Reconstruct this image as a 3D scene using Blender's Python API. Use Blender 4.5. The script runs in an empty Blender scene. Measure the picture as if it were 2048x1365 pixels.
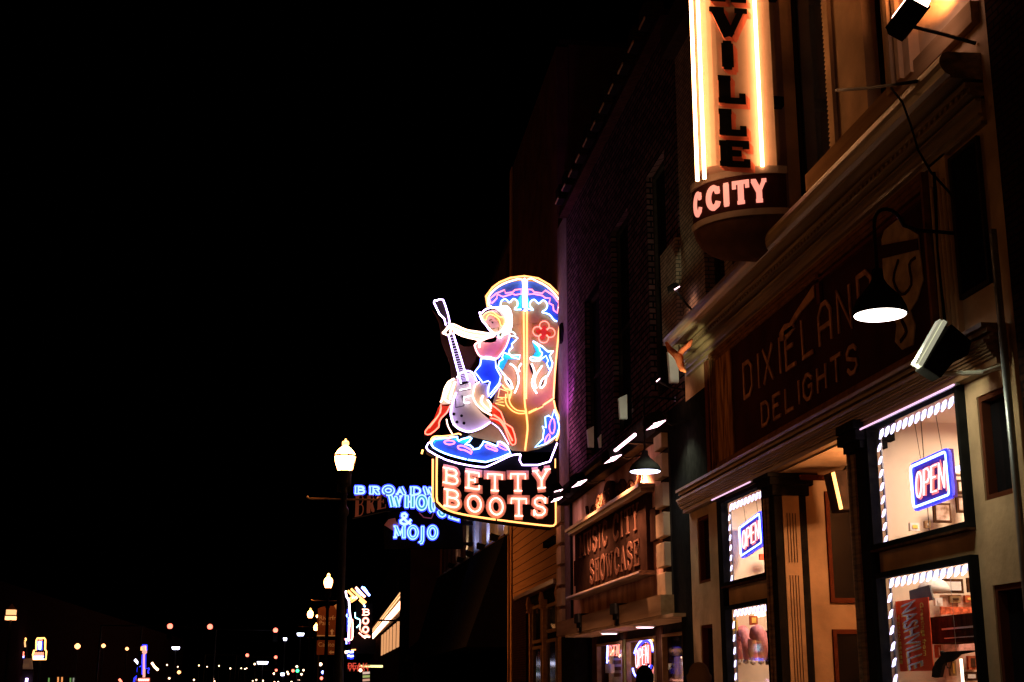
import bpy, bmesh, math, random
from mathutils import Vector, Matrix
random.seed(7)
S = bpy.context.scene
col = S.collection
# ------------------------------------------------------------------ camera
F_PX = 2700.0                                   # focal length in pixels of the 2048 px wide photograph
PITCH = math.atan(687/2700); YAW = math.atan(374*math.cos(PITCH)/2700)
EYE = Vector((0, 0, 1.6))
cd = bpy.data.cameras.new('camera'); cam = bpy.data.objects.new('camera', cd); col.objects.link(cam)
cd.sensor_width = 36; cd.lens = F_PX/2048*36; cd.clip_start = 0.1; cd.clip_end = 2000
cam.location = EYE; cam.rotation_euler = (math.radians(90)+PITCH, 0, -YAW)
S.camera = cam
# ------------------------------------------------------------------ night sky
w = bpy.data.worlds.new('World'); S.world = w; w.use_nodes = True
nt = w.node_tree; bg = nt.nodes['Background']
sky = nt.nodes.new('ShaderNodeTexSky'); sky.sky_type = 'NISHITA'; sky.sun_disc = False
sky.sun_elevation = math.radians(-6); sky.sun_rotation = math.radians(200)
nt.links.new(sky.outputs[0], bg.inputs[0]); bg.inputs[1].default_value = 0.0015
S.view_settings.view_transform = 'Standard'; S.view_settings.look = 'None'
S.view_settings.exposure = 0; S.view_settings.gamma = 1
S.cycles.use_denoising = True; S.cycles.max_bounces = 5; S.cycles.transparent_max_bounces = 8
S.cycles.sample_clamp_indirect = 3; S.cycles.sample_clamp_direct = 0; S.cycles.blur_glossy = 1
S.cycles.caustics_reflective = False; S.cycles.caustics_refractive = False
S.cycles.use_light_tree = True

# ------------------------------------------------------------------ helpers
_R = Vector((math.cos(YAW), -math.sin(YAW), 0))
_F = Vector((math.sin(YAW)*math.cos(PITCH), math.cos(YAW)*math.cos(PITCH), math.sin(PITCH)))
_U = Vector((-math.sin(YAW)*math.sin(PITCH), -math.cos(YAW)*math.sin(PITCH), math.cos(PITCH)))
def at(px, py, X=None, Y=None):
    """point of the real plane X = const (a facade) or Y = const (a blade sign) that was measured at this place of the photo"""
    d = _F*F_PX + _R*(px-1024) + _U*(682.5-py)
    t = X/d.x if X is not None else Y/d.y
    return EYE + d*t

class Frame:
    def __init__(s, o, u, v):
        s.o = Vector(o); s.u = Vector(u).normalized(); s.v = Vector(v).normalized(); s.n = s.u.cross(s.v)
    def pt(s, a, b, c=0): return s.o + s.u*a + s.v*b + s.n*c
def front(y, x=0, z=0): return Frame((x, y, z), (1, 0, 0), (0, 0, 1))     # a sign facing down the street to the viewer
def facade(x, y=0, z=0): return Frame((x, y, z), (0, -1, 0), (0, 0, 1))   # a wall facing the street

class MB:
    def __init__(s): s.v = []; s.f = []; s.m = []; s.k = 0
    def poly(s, idx, m=None): s.f.append(idx); s.m.append(s.k if m is None else m)
    def box(s, x0, x1, y0, y1, z0, z1):
        b = len(s.v)
        s.v += [Vector(p) for p in ((x0,y0,z0),(x1,y0,z0),(x1,y1,z0),(x0,y1,z0),(x0,y0,z1),(x1,y0,z1),(x1,y1,z1),(x0,y1,z1))]
        for q in ((0,3,2,1),(4,5,6,7),(0,1,5,4),(1,2,6,5),(2,3,7,6),(3,0,4,7)): s.poly([b+i for i in q])
        return s
    def hexa(s, pts):
        b = len(s.v); s.v += [Vector(p) for p in pts]
        for q in ((0,3,2,1),(4,5,6,7),(0,1,5,4),(1,2,6,5),(2,3,7,6),(3,0,4,7)): s.poly([b+i for i in q])
        return s
    def fbox(s, fr, a0, a1, b0, b1, c0, c1):
        return s.hexa([fr.pt(*p) for p in ((a0,b0,c0),(a1,b0,c0),(a1,b1,c0),(a0,b1,c0),(a0,b0,c1),(a1,b0,c1),(a1,b1,c1),(a0,b1,c1))])
    def prism(s, fr, pts, c0, c1, side_m=None):
        """polygon in a frame, thickness from c0 (back) to c1 (front)"""
        a = sum(pts[i][0]*pts[(i+1)%len(pts)][1]-pts[(i+1)%len(pts)][0]*pts[i][1] for i in range(len(pts)))
        if a < 0: pts = pts[::-1]
        n = len(pts); b = len(s.v)
        s.v += [fr.pt(p[0], p[1], c0) for p in pts] + [fr.pt(p[0], p[1], c1) for p in pts]
        s.poly([b+i for i in range(n)][::-1], side_m); s.poly([b+n+i for i in range(n)])
        for i in range(n): s.poly([b+i, b+(i+1)%n, b+n+(i+1)%n, b+n+i], side_m)
        return s
    def ribbon(s, fr, pts, wd, c0, c1, closed=False, side_m=None, ext=0):
        """a stroke of constant width, extruded"""
        pts = [Vector((p[0], p[1])) for p in pts]
        if ext and not closed and len(pts) > 1:
            pts[0] = pts[0] + (pts[0]-pts[1]).normalized()*ext; pts[-1] = pts[-1] + (pts[-1]-pts[-2]).normalized()*ext
        n = len(pts); L = []; R_ = []
        for i in range(n):
            if closed: d0 = (pts[i]-pts[i-1]); d1 = (pts[(i+1)%n]-pts[i])
            else:
                d0 = pts[i]-pts[max(i-1, 0)] if i > 0 else pts[1]-pts[0]
                d1 = pts[i+1]-pts[i] if i < n-1 else d0
            if d0.length < 1e-9: d0 = d1
            if d1.length < 1e-9: d1 = d0
            d0 = d0.normalized(); d1 = d1.normalized()
            n0 = Vector((-d0.y, d0.x)); n1 = Vector((-d1.y, d1.x)); m = (n0+n1)
            if m.length < 0.3: m = n0.copy()
            m.normalize(); k = min(1/max(m.dot(n0), 0.4), 1.8)
            L.append(pts[i]+m*k*wd/2); R_.append(pts[i]-m*k*wd/2)
        b = len(s.v)
        for i in range(n):
            s.v += [fr.pt(L[i].x, L[i].y, c1), fr.pt(R_[i].x, R_[i].y, c1), fr.pt(R_[i].x, R_[i].y, c0), fr.pt(L[i].x, L[i].y, c0)]
        for i in range(n if closed else n-1):
            p = b+4*i; q = b+4*((i+1) % n)
            s.poly([p, p+1, q+1, q]); s.poly([p+1, p+2, q+2, q+1], side_m); s.poly([p+2, p+3, q+3, q+2], side_m); s.poly([p+3, p, q, q+3], side_m)
        if not closed:
            s.poly([b, b+3, b+2, b+1], side_m); e = b+4*(n-1); s.poly([e, e+1, e+2, e+3], side_m)
        return s
    def tube(s, pts, r, sides=6, closed=False):
        pts = [Vector(p) for p in pts]; n = len(pts); b = len(s.v); prev = None
        for i in range(n):
            if closed: d = (pts[(i+1)%n]-pts[i-1])
            else: d = pts[min(i+1, n-1)]-pts[max(i-1, 0)]
            if d.length < 1e-9: d = Vector((0, 0, 1))
            d.normalize()
            if prev is None:
                a = Vector((0, 0, 1)) if abs(d.z) < 0.9 else Vector((0, 1, 0)); u = d.cross(a).normalized()
            else:
                u = prev - d*prev.dot(d)
                u = u.normalized() if u.length > 1e-6 else d.orthogonal().normalized()
            prev = u; vv = d.cross(u); rr = r[i] if isinstance(r, (list, tuple)) else r
            for k in range(sides):
                t = 2*math.pi*k/sides; s.v.append(pts[i]+u*math.cos(t)*rr+vv*math.sin(t)*rr)
        for i in range(n if closed else n-1):
            j = (i+1) % n
            for k in range(sides):
                k2 = (k+1) % sides; s.poly([b+i*sides+k, b+i*sides+k2, b+j*sides+k2, b+j*sides+k])
        if not closed:
            s.poly([b+k for k in range(sides)][::-1]); s.poly([b+(n-1)*sides+k for k in range(sides)])
        return s
    def ftube(s, fr, pts, c, r, closed=False, sides=6):
        return s.tube([fr.pt(p[0], p[1], c) for p in pts], r, sides, closed)
    def lathe(s, c, prof, sides=20, axis=(0, 0, 1)):
        c = Vector(c); ax = Vector(axis).normalized(); u = ax.orthogonal().normalized(); vv = ax.cross(u); b = len(s.v)
        for r, h in prof:
            for k in range(sides):
                t = 2*math.pi*k/sides; s.v.append(c+ax*h+(u*math.cos(t)+vv*math.sin(t))*max(r, 1e-4))
        for i in range(len(prof)-1):
            for k in range(sides):
                k2 = (k+1) % sides; s.poly([b+i*sides+k, b+i*sides+k2, b+(i+1)*sides+k2, b+(i+1)*sides+k])
        s.poly([b+k for k in range(sides)][::-1]); s.poly([b+(len(prof)-1)*sides+k for k in range(sides)])
        return s
    def build(s, name, mats, parent=None, smooth=False, bevel=0):
        if not isinstance(mats, (list, tuple)): mats = [mats]
        org = Vector(parent['_o']) if parent is not None and '_o' in parent else Vector((0, 0, 0))
        loc = Vector((0, 0, 0))
        if parent is None:
            xs = [p.x for p in s.v]; ys = [p.y for p in s.v]; zs = [p.z for p in s.v]
            loc = Vector(((min(xs)+max(xs))/2, (min(ys)+max(ys))/2, min(zs))); org = loc
        me = bpy.data.meshes.new(name); me.from_pydata([tuple(p-org) for p in s.v], [], s.f)
        for m in mats: me.materials.append(m)
        for i, p in enumerate(me.polygons):
            p.material_index = min(s.m[i], len(mats)-1); p.use_smooth = smooth
        me.update()
        o = bpy.data.objects.new(name, me); col.objects.link(o)
        if parent is None: o.location = loc
        else: o.parent = parent
        o['_o'] = tuple(org)
        if bevel:
            bv = o.modifiers.new('bevel', 'BEVEL'); bv.width = bevel; bv.segments = 2; bv.limit_method = 'ANGLE'
        return o

def tag(o, label, cat, group=None):
    o['label'] = label; o['category'] = cat
    if group: o['group'] = group
    return o
def thing(name, label, cat, loc=(0, 0, 0), group=None):
    o = bpy.data.objects.new(name, None); col.objects.link(o); o.location = loc; o['_o'] = tuple(loc); o.empty_display_size = .2
    return tag(o, label, cat, group)
def struct(o): o['kind'] = 'structure'; return o
def copy_tree(o, parent=None):
    c = o.copy(); col.objects.link(c)
    if parent is not None: c.parent = parent
    for ch in list(o.children): copy_tree(ch, c)
    return c

# ------------------------------------------------------------------ materials
def mat(name, c, rough=.6, metal=0, var=.12, scale=6, bump=0, bscale=40, spec=0, coat=0):
    m = bpy.data.materials.new(name); m.use_nodes = True; t = m.node_tree; b = t.nodes['Principled BSDF']
    b.inputs['Roughness'].default_value = rough; b.inputs['Metallic'].default_value = metal
    b.inputs['Specular IOR Level'].default_value = spec
    if coat: b.inputs['Coat Weight'].default_value = coat
    tc = t.nodes.new('ShaderNodeTexCoord'); nz = t.nodes.new('ShaderNodeTexNoise'); nz.inputs['Scale'].default_value = scale; nz.inputs['Detail'].default_value = 6
    t.links.new(tc.outputs['Object'], nz.inputs['Vector'])
    rp = t.nodes.new('ShaderNodeValToRGB'); rp.color_ramp.elements[0].position = .3; rp.color_ramp.elements[1].position = .7
    rp.color_ramp.elements[0].color = (*[x*(1-var) for x in c], 1); rp.color_ramp.elements[1].color = (*[min(1, x*(1+var)) for x in c], 1)
    t.links.new(nz.outputs[0], rp.inputs[0]); t.links.new(rp.outputs[0], b.inputs['Base Color'])
    if bump:
        n2 = t.nodes.new('ShaderNodeTexNoise'); n2.inputs['Scale'].default_value = bscale; t.links.new(tc.outputs['Object'], n2.inputs['Vector'])
        bp = t.nodes.new('ShaderNodeBump'); bp.inputs['Strength'].default_value = bump; bp.inputs['Distance'].default_value = .02
        t.links.new(n2.outputs[0], bp.inputs['Height']); t.links.new(bp.outputs[0], b.inputs['Normal'])
    return m
def glow(name, c, k=1):
    m = bpy.data.materials.new(name); m.use_nodes = True; t = m.node_tree; b = t.nodes['Principled BSDF']
    b.inputs['Base Color'].default_value = (.2, .2, .2, 1); b.inputs['Emission Color'].default_value = (*c, 1); b.inputs['Emission Strength'].default_value = k
    return m
def brick(name, c1, c2, mortar, sc=1.0, wave=False, bumpk=.6):
    m = mat(name, c1, .85); t = m.node_tree; b = t.nodes['Principled BSDF']
    tc = t.nodes.new('ShaderNodeTexCoord'); mp = t.nodes.new('ShaderNodeCombineXYZ'); sp = t.nodes.new('ShaderNodeSeparateXYZ')
    t.links.new(tc.outputs['Object'], sp.inputs[0])
    ad = t.nodes.new('ShaderNodeMath'); ad.operation = 'ADD'; t.links.new(sp.outputs['X'], ad.inputs[0]); t.links.new(sp.outputs['Y'], ad.inputs[1])
    t.links.new(ad.outputs[0], mp.inputs['X']); t.links.new(sp.outputs['Z'], mp.inputs['Y'])
    br = t.nodes.new('ShaderNodeTexBrick'); t.links.new(mp.outputs[0], br.inputs['Vector'])
    br.inputs['Color1'].default_value = (*c1, 1); br.inputs['Color2'].default_value = (*c2, 1); br.inputs['Mortar'].default_value = (*mortar, 1)
    br.inputs['Scale'].default_value = sc; br.inputs['Brick Width'].default_value = .24; br.inputs['Row Height'].default_value = .085
    br.inputs['Mortar Size'].default_value = .012; br.inputs['Bias'].default_value = -.2
    nz = t.nodes.new('ShaderNodeTexNoise'); nz.inputs['Scale'].default_value = 3; nz.inputs['Detail'].default_value = 8; t.links.new(tc.outputs['Object'], nz.inputs['Vector'])
    mx = t.nodes.new('ShaderNodeMix'); mx.data_type = 'RGBA'; mx.blend_type = 'MULTIPLY'; mx.inputs[0].default_value = .7
    t.links.new(br.outputs[0], mx.inputs[6]); t.links.new(nz.outputs[0], mx.inputs[7]); t.links.new(mx.outputs[2], b.inputs['Base Color'])
    bp = t.nodes.new('ShaderNodeBump'); bp.inputs['Strength'].default_value = bumpk; bp.inputs['Distance'].default_value = .02
    iv = t.nodes.new('ShaderNodeMath'); iv.operation = 'SUBTRACT'; t.links.new(nz.outputs[0], iv.inputs[0]); t.links.new(br.outputs[1], iv.inputs[1])
    t.links.new(iv.outputs[0], bp.inputs['Height']); t.links.new(bp.outputs[0], b.inputs['Normal'])
    return m
def grain(name, c1, c2, sc=8, stretch=(1, .06, 1), rough=.5, bump=.3, spec=0):
    m = mat(name, c1, rough); t = m.node_tree; b = t.nodes['Principled BSDF']; b.inputs['Specular IOR Level'].default_value = spec
    tc = t.nodes.new('ShaderNodeTexCoord'); mp = t.nodes.new('ShaderNodeMapping'); mp.inputs['Scale'].default_value = stretch
    t.links.new(tc.outputs['Object'], mp.inputs[0]); nz = t.nodes.new('ShaderNodeTexNoise'); nz.inputs['Scale'].default_value = sc; nz.inputs['Detail'].default_value = 8
    t.links.new(mp.outputs[0], nz.inputs['Vector']); rp = t.nodes.new('ShaderNodeValToRGB')
    rp.color_ramp.elements[0].position = .35; rp.color_ramp.elements[1].position = .68
    rp.color_ramp.elements[0].color = (*c1, 1); rp.color_ramp.elements[1].color = (*c2, 1)
    t.links.new(nz.outputs[0], rp.inputs[0]); t.links.new(rp.outputs[0], b.inputs['Base Color'])
    bp = t.nodes.new('ShaderNodeBump'); bp.inputs['Strength'].default_value = bump; bp.inputs['Distance'].default_value = .02
    t.links.new(nz.outputs[0], bp.inputs['Height']); t.links.new(bp.outputs[0], b.inputs['Normal'])
    return m
def glass(name, g=.07):
    m = bpy.data.materials.new(name); m.use_nodes = True; t = m.node_tree; t.nodes.remove(t.nodes['Principled BSDF'])
    o = t.nodes['Material Output']; a = t.nodes.new('ShaderNodeBsdfTransparent'); b = t.nodes.new('ShaderNodeBsdfGlossy'); b.inputs['Roughness'].default_value = .03
    x = t.nodes.new('ShaderNodeMixShader'); x.inputs[0].default_value = g
    t.links.new(a.outputs[0], x.inputs[1]); t.links.new(b.outputs[0], x.inputs[2]); t.links.new(x.outputs[0], o.inputs[0]); return m

M = dict(
 black=mat('black_paint', (.012, .011, .010), .45, var=.3, bump=.1), soot=mat('dark_trim', (.03, .022, .018), .55, var=.3),
 cabinet=mat('black_sign_metal', (.008, .008, .009), .4, metal=.3), iron=mat('cast_iron', (.02, .018, .016), .45, metal=.5, bump=.2),
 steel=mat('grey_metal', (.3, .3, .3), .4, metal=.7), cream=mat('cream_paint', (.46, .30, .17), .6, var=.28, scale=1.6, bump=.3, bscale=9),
 white=mat('white_paint', (.7, .66, .56), .55, var=.05), tan=grain('tan_wood', (.20, .11, .05), (.30, .18, .09), 6),
 mould=grain('brown_moulding', (.10, .055, .027), (.30, .17, .085), 9, (1, .05, 2.5), .42, .5, .3), gold=grain('gilded_cornice', (.10, .06, .028), (.30, .20, .10), 7, (1, .06, 2), .34, .35, .6),
 board=mat('brown_sign_board', (.040, .013, .009), .55, var=.25, scale=1.5), boardlet=mat('faded_lettering', (.36, .17, .09), .6, var=.35, scale=5),
 dkwin=mat('dark_glass', (.006, .006, .007), .08, var=.1, spec=.4), redframe=mat('dark_red_frame', (.09, .025, .012), .4),
 marble=grain('marbled_plaster', (.32, .13, .075), (.75, .42, .28), 1.6, (1, 1, .5), .45, .15), mcboard=mat('dark_carved_board', (.03, .013, .008), .45, var=.3, scale=3),
 mclet=mat('carved_letters', (.12, .05, .03), .45, var=.15), orange=grain('ochre_siding', (.40, .19, .08), (.52, .27, .12), 5, (1, .08, 6), .7, .6),
 plaster=mat('grey_plaster', (.15, .095, .095), .8, var=.15, bump=.3), plasterd=mat('brown_plaster', (.09, .04, .025), .85, var=.25, scale=1.2, bump=.2),
 brick=brick('old_brick', (.16, .08, .085), (.05, .028, .03), (.01, .008, .008), .62, bumpk=1.6), brickd=brick('dark_brick', (.05, .022, .015), (.035, .015, .01), (.015, .01, .01)),
 brickt=brick('tan_brick', (.42, .30, .22), (.30, .2, .15), (.12, .1, .08)), leather=mat('tan_panel', (.56, .38, .13), .6, var=.06),
 blue=mat('blue_panel', (.06, .20, .92), .45, var=.08), teal=mat('teal_panel', (.04, .75, .7), .45, var=.08), pink=mat('pink_panel', (.92, .45, .42), .5, var=.05),
 skin=mat('skin_panel', (.82, .68, .52), .5, var=.04), bootred=mat('red_panel', (.75, .10, .05), .45, var=.08), ggrey=mat('grey_guitar_panel', (.85, .84, .78), .5, var=.05),
 blond=mat('blond_panel', (.72, .55, .22), .5), salmon=mat('salmon_letter', (.99, .56, .48), .45, var=.04), panelwhite=mat('white_panel', (.8, .8, .78), .5),
 villeface=mat('cream_sign_face', (.60, .42, .32), .5, var=.05), villered=mat('red_letter_side', (.75, .22, .14), .45), drum=mat('maroon_drum', (.05, .018, .016), .4),
 drumtrim=mat('grey_drum_trim', (.36, .28, .24), .5), floor=mat('asphalt', (.05, .05, .05), .8, var=.25, scale=20, bump=.4), pave=mat('concrete', (.28, .26, .24), .8, var=.15, bump=.2),
 roomwall=mat('shop_wall', (.76, .60, .44), .7, var=.05, scale=1.5), wood=grain('brown_wood', (.035, .014, .007), (.08, .035, .018), 8, (1, 1, .1), .35, .2), roomfloor=grain('shop_floor', (.2, .11, .06), (.3, .17, .1), 4),
 poster=mat('red_poster', (.78, .10, .04), .6, var=.06), posterlet=mat('printed_letters', (.55, .50, .42), .6, var=.5, scale=30), yellowp=mat('yellow_print', (.85, .55, .12), .6), paper=mat('white_paper', (.75, .68, .62), .7, var=.1),
 brown=mat('brown_park_sign', (.22, .075, .03), .5, var=.08), signlet=mat('sign_lettering', (.85, .72, .55), .5), cloth=grain('orange_cloth', (.36, .07, .03), (.5, .13, .05), 12), suit=mat('dark_cloth', (.02, .02, .025), .9),
 person_skin=mat('warm_skin', (.62, .40, .30), .5, var=.08), hair=mat('dark_hair', (.01, .008, .007), .7), glass=glass('clear_glass'), pinkwool=mat('pink_plush', (.8, .30, .30), .9, bump=.8, bscale=60, var=.2), fauxblue=mat('purple_canvas', (.16, .08, .45), .6))
G = dict(
 orange=glow('neon_orange', (3.0, 1.12, .3)), pink=glow('neon_pink', (3.4, .62, .85)), rose=glow('neon_rose', (5.5, 2.0, 2.2)), blue=glow('neon_blue', (1.8, 2.2, 12)),
 ice=glow('neon_ice_blue', (2.0, 3.6, 8)), white=glow('neon_white', (4.2, 3.4, 4.2)), lav=glow('neon_lavender', (5, 3.4, 8)), warm=glow('neon_warm_white', (5, 3.0, 2.2)),
 yellow=glow('neon_yellow', (3.6, 1.6, .4)), salmon=glow('neon_salmon', (6.0, 2.4, 1.7)), red=glow('neon_red', (3.4, .6, .36)), cyan=glow('neon_cyan', (2, 6, 7)),
 amber=glow('neon_amber', (18, 8.0, 3.2)), lamp=glow('lamp_globe', (34, 13, 3.6)), lampfar=glow('far_lamp', (14, 5.5, 1.8)), lampdim=glow('far_lamp_dim', (4, 1.5, .55)), spark=glow('far_spark', (5, 3.0, 1.8)), cold=glow('cold_white', (5, 5, 7)),
 led=glow('led_white', (2.6, 2.4, 3.8)), disc=glow('lamp_disc', (5, 4.3, 4.0)), flood=glow('flood_glass', (8, 4.6, 3.8)), floodpink=glow('flood_pink', (5, 3.0, 3.6)), trafred=glow('traffic_red', (3.6, .6, .38)),
 green=glow('green_light', (.2, 3, 1)), deepblue=glow('deep_blue_neon_glow', (.02, .05, 1.9)), fluor=glow('ceiling_light', (6, 4.4, 3.4)), marquee=glow('marquee_tube', (9, 4.6, 2.6)), marqd=glow('marquee_dim', (1.6, .75, .3)),
 redglow=glow('neon_red_glow', (1.7, .20, .12)), pinkcore=glow('pink_white_core', (3.0, 1.5, 1.6)), icedim=glow('neon_pale_blue', (.75, 1.3, 3.4)), purple=glow('purple_glow', (.5, .1, .7)), letterface=glow('lit_letter', (1.25, .36, .26)), winwarm=glow('warm_window', (.8, .35, .14)))

# ------------------------------------------------------------------ stroke alphabet (unit cell 0..1 x 0..1), weight 2 = stem, 1 = thin, 0 = serif
def arc(cx, cy, rx, ry, a0, a1, n=12): return [(cx+rx*math.cos(math.radians(a0+(a1-a0)*i/n)), cy+ry*math.sin(math.radians(a0+(a1-a0)*i/n))) for i in range(n+1)]
def ser(x, y, w=.17): return (0, [(x-w, y), (x+w, y)])
SL = {
 'B': [(2, [(.26,0),(.26,1)]), (0, [(.04,1),(.3,1)]), (0, [(.04,0),(.3,0)]), (1, [(.26,1),(.62,1)]+arc(.62,.77,.26,.23,80,-80,8)+[(.62,.54),(.26,.54)]), (1, [(.62,.54)]+arc(.64,.27,.3,.27,80,-80,8)+[(.64,0),(.26,0)])],
 'E': [(2, [(.26,0),(.26,1)]), (0, [(.04,1),(.3,1)]), (0, [(.04,0),(.3,0)]), (1, [(.26,1),(.9,1),(.9,.76)]), (1, [(.26,0),(.92,0),(.92,.26)]), (1, [(.26,.52),(.66,.52)]), (0, [(.66,.38),(.66,.66)])],
 'T': [(2, [(.5,0),(.5,1)]), (1, [(.06,.7),(.06,1),(.94,1),(.94,.7)]), ser(.5,0,.24)],
 'Y': [(2, [(.5,0),(.5,.45),(.16,1)]), (1, [(.5,.45),(.84,1)]), ser(.16,1,.16), ser(.84,1,.16), ser(.5,0,.22)],
 'O': [(2, arc(.5,.5,.42,.5,95,455,28))],
 'S': [(2, [(.88,.72),(.8,.9),(.6,1),(.36,1),(.16,.88),(.14,.7),(.28,.56),(.72,.44),(.87,.3),(.84,.12),(.62,0),(.36,0),(.18,.1),(.12,.28)]), (0, [(.9,.66),(.9,1)]), (0, [(.1,0),(.1,.34)])],
 'R': [(2, [(.26,0),(.26,1)]), (0, [(.04,1),(.3,1)]), ser(.26,0,.2), (1, [(.26,1),(.6,1)]+arc(.6,.76,.28,.24,80,-80,8)+[(.6,.52),(.26,.52)]), (2, [(.55,.52),(.84,.04)]), (0, [(.76,0),(1,0)])],
 'A': [(1, [(.12,0),(.48,1)]), (2, [(.46,1),(.84,0)]), (1, [(.26,.34),(.7,.34)]), ser(.12,0,.15), ser(.84,0,.18)],
 'D': [(2, [(.26,0),(.26,1)]), (0, [(.04,1),(.3,1)]), (0, [(.04,0),(.3,0)]), (1, [(.26,1),(.5,1)]+arc(.5,.5,.42,.5,80,-80,12)+[(.5,0),(.26,0)])],
 'W': [(2, [(.1,1),(.3,0)]), (1, [(.3,0),(.5,.9)]), (2, [(.48,.9),(.7,0)]), (1, [(.7,0),(.9,1)]), ser(.1,1,.12), ser(.5,.95,.1), ser(.9,1,.12)],
 'H': [(2, [(.24,0),(.24,1)]), (2, [(.78,0),(.78,1)]), (1, [(.24,.5),(.78,.5)]), ser(.24,0,.2), ser(.24,1,.2), ser(.78,0,.2), ser(.78,1,.2)],
 'U': [(2, [(.24,1),(.24,.3),(.34,.06),(.52,0)]), (1, [(.52,0),(.7,.06),(.8,.3),(.8,1)]), ser(.24,1,.2), ser(.8,1,.16)],
 'M': [(1, [(.16,0),(.2,1)]), (2, [(.2,1),(.5,.18)]), (1, [(.5,.18),(.82,1)]), (2, [(.82,1),(.84,0)]), ser(.16,0,.15), ser(.84,0,.16), ser(.12,1,.1), ser(.88,1,.1)],
 'J': [(2, [(.6,1),(.6,-.15),(.5,-.36),(.3,-.4)]), ser(.6,1,.2), (0, [(.3,-.4),(.22,-.26)])],
 'C': [(2, [(.86,.72),(.78,.9),(.56,1)]+arc(.52,.5,.4,.5,90,270,12)+[(.78,.1),(.88,.28)]), (0, [(.88,.66),(.88,1)])],
 'I': [(2, [(.5,0),(.5,1)]), ser(.5,0,.28), ser(.5,1,.28)],
 'V': [(2, [(.18,1),(.5,0)]), (1, [(.5,0),(.84,1)]), ser(.18,1,.2), ser(.84,1,.17)],
 'L': [(2, [(.3,0),(.3,1)]), ser(.3,1,.22), (0, [(.08,0),(.3,0)]), (1, [(.3,0),(.9,0),(.9,.34)])],
 'N': [(1, [(.16,0),(.16,1)]), (2, [(.16,1),(.84,0)]), (1, [(.84,0),(.84,1)]), ser(.16,0,.15), ser(.1,1,.1), ser(.84,1,.15)],
 'P': [(2, [(.26,0),(.26,1)]), (0, [(.04,1),(.3,1)]), ser(.26,0,.2), (1, [(.26,1),(.6,1)]+arc(.6,.73,.3,.27,80,-80,8)+[(.6,.46),(.26,.46)])],
 'G': [(2, [(.86,.76),(.76,.94),(.54,1)]+arc(.52,.5,.4,.5,90,270,12)+[(.8,.08),(.84,.44)]), (0, [(.6,.46),(.98,.46)])],
 '&': [(2, [(.95,.45),(.8,.2),(.6,.02),(.34,0),(.16,.12),(.14,.3),(.34,.5),(.56,.66),(.6,.84),(.46,1),(.28,.94),(.24,.76),(.4,.5),(.7,.16),(.95,0)])],
}
SN = {
 'D': [(2, [(.1,0),(.1,1),(.6,1),(.88,.78),(.88,.22),(.6,0),(.1,0)])], 'I': [(2, [(.5,0),(.5,1)])], 'X': [(2, [(.08,0),(.9,1)]), (2, [(.08,1),(.9,0)])],
 'E': [(2, [(.88,1),(.12,1),(.12,0),(.88,0)]), (2, [(.12,.55),(.7,.55)])], 'L': [(2, [(.14,1),(.14,0),(.88,0)])], 'A': [(2, [(.08,0),(.08,.75),(.35,1),(.65,1),(.9,.75),(.9,0)]), (2, [(.08,.42),(.9,.42)])],
 'N': [(2, [(.1,0),(.1,1),(.88,0),(.88,1)])], 'G': [(2, [(.88,.78),(.6,1),(.36,1),(.1,.76),(.1,.24),(.36,0),(.66,0),(.88,.22),(.88,.5),(.55,.5)])],
 'H': [(2, [(.12,0),(.12,1)]), (2, [(.88,0),(.88,1)]), (2, [(.12,.55),(.88,.55)])], 'T': [(2, [(.5,0),(.5,1)]), (2, [(.05,1),(.95,1)])],
 'S': [(2, [(.88,.8),(.66,1),(.34,1),(.12,.82),(.14,.62),(.84,.4),(.88,.2),(.66,0),(.32,0),(.1,.2)])],
 'O': [(2, arc(.5,.5,.4,.5,90,450,20))], 'P': [(2, [(.12,0),(.12,1),(.66,1),(.88,.86),(.88,.62),(.66,.48),(.12,.48)])],
}
def glyph(mb, fr, ch, mapf, wd, c0, c1, font=SL, side_m=None, st=.0012):
    """mapf maps the unit cell to the frame's coordinates; wd = stroke widths for serif, thin, stem"""
    for i, (k, pts) in enumerate(font[ch]):
        q = [mapf(*p) for p in pts]
        closed = (q[0][0]-q[-1][0])**2+(q[0][1]-q[-1][1])**2 < 1e-8
        mb.ribbon(fr, q[:-1] if closed else q, wd[k], c0, c1+i*st, closed, side_m, ext=0)
    return mb
def glyph_tube(mb, fr, ch, mapf, c, r, font=SL):
    for k, pts in font[ch]: mb.ftube(fr, [mapf(*p) for p in pts], c, r, sides=5)
    return mb
def cell(x, y, w_, h, sh=0, tp=0):
    """unit cell -> box at (x, y), size w x h, sh = vertical shear, tp = italic slant"""
    return lambda a, b: (x+a*w_+b*tp, y+b*h+a*sh)
def text(body, size, fr, a, b, c, m, parent, sx=1.0, name='lettering', depth=.004, center=False):
    cu = bpy.data.curves.new(name, 'FONT'); cu.body = body; cu.size = size; cu.extrude = depth; cu.resolution_u = 4
    if center: cu.align_x = 'CENTER'
    cu.materials.append(m); o = bpy.data.objects.new(name, cu); col.objects.link(o)
    me = bpy.data.meshes.new_from_object(o); bpy.data.objects.remove(o); bpy.data.curves.remove(cu)
    o = bpy.data.objects.new(name, me); col.objects.link(o)
    p = fr.pt(a, b, c); u, v, n = fr.u*sx, fr.v, fr.n
    mtx = Matrix(((u.x, v.x, n.x, p.x), (u.y, v.y, n.y, p.y), (u.z, v.z, n.z, p.z), (0, 0, 0, 1)))
    if parent is not None: o.parent = parent; mtx = Matrix.Translation(-Vector(parent['_o'])) @ mtx
    o.matrix_basis = mtx
    return o
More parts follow.
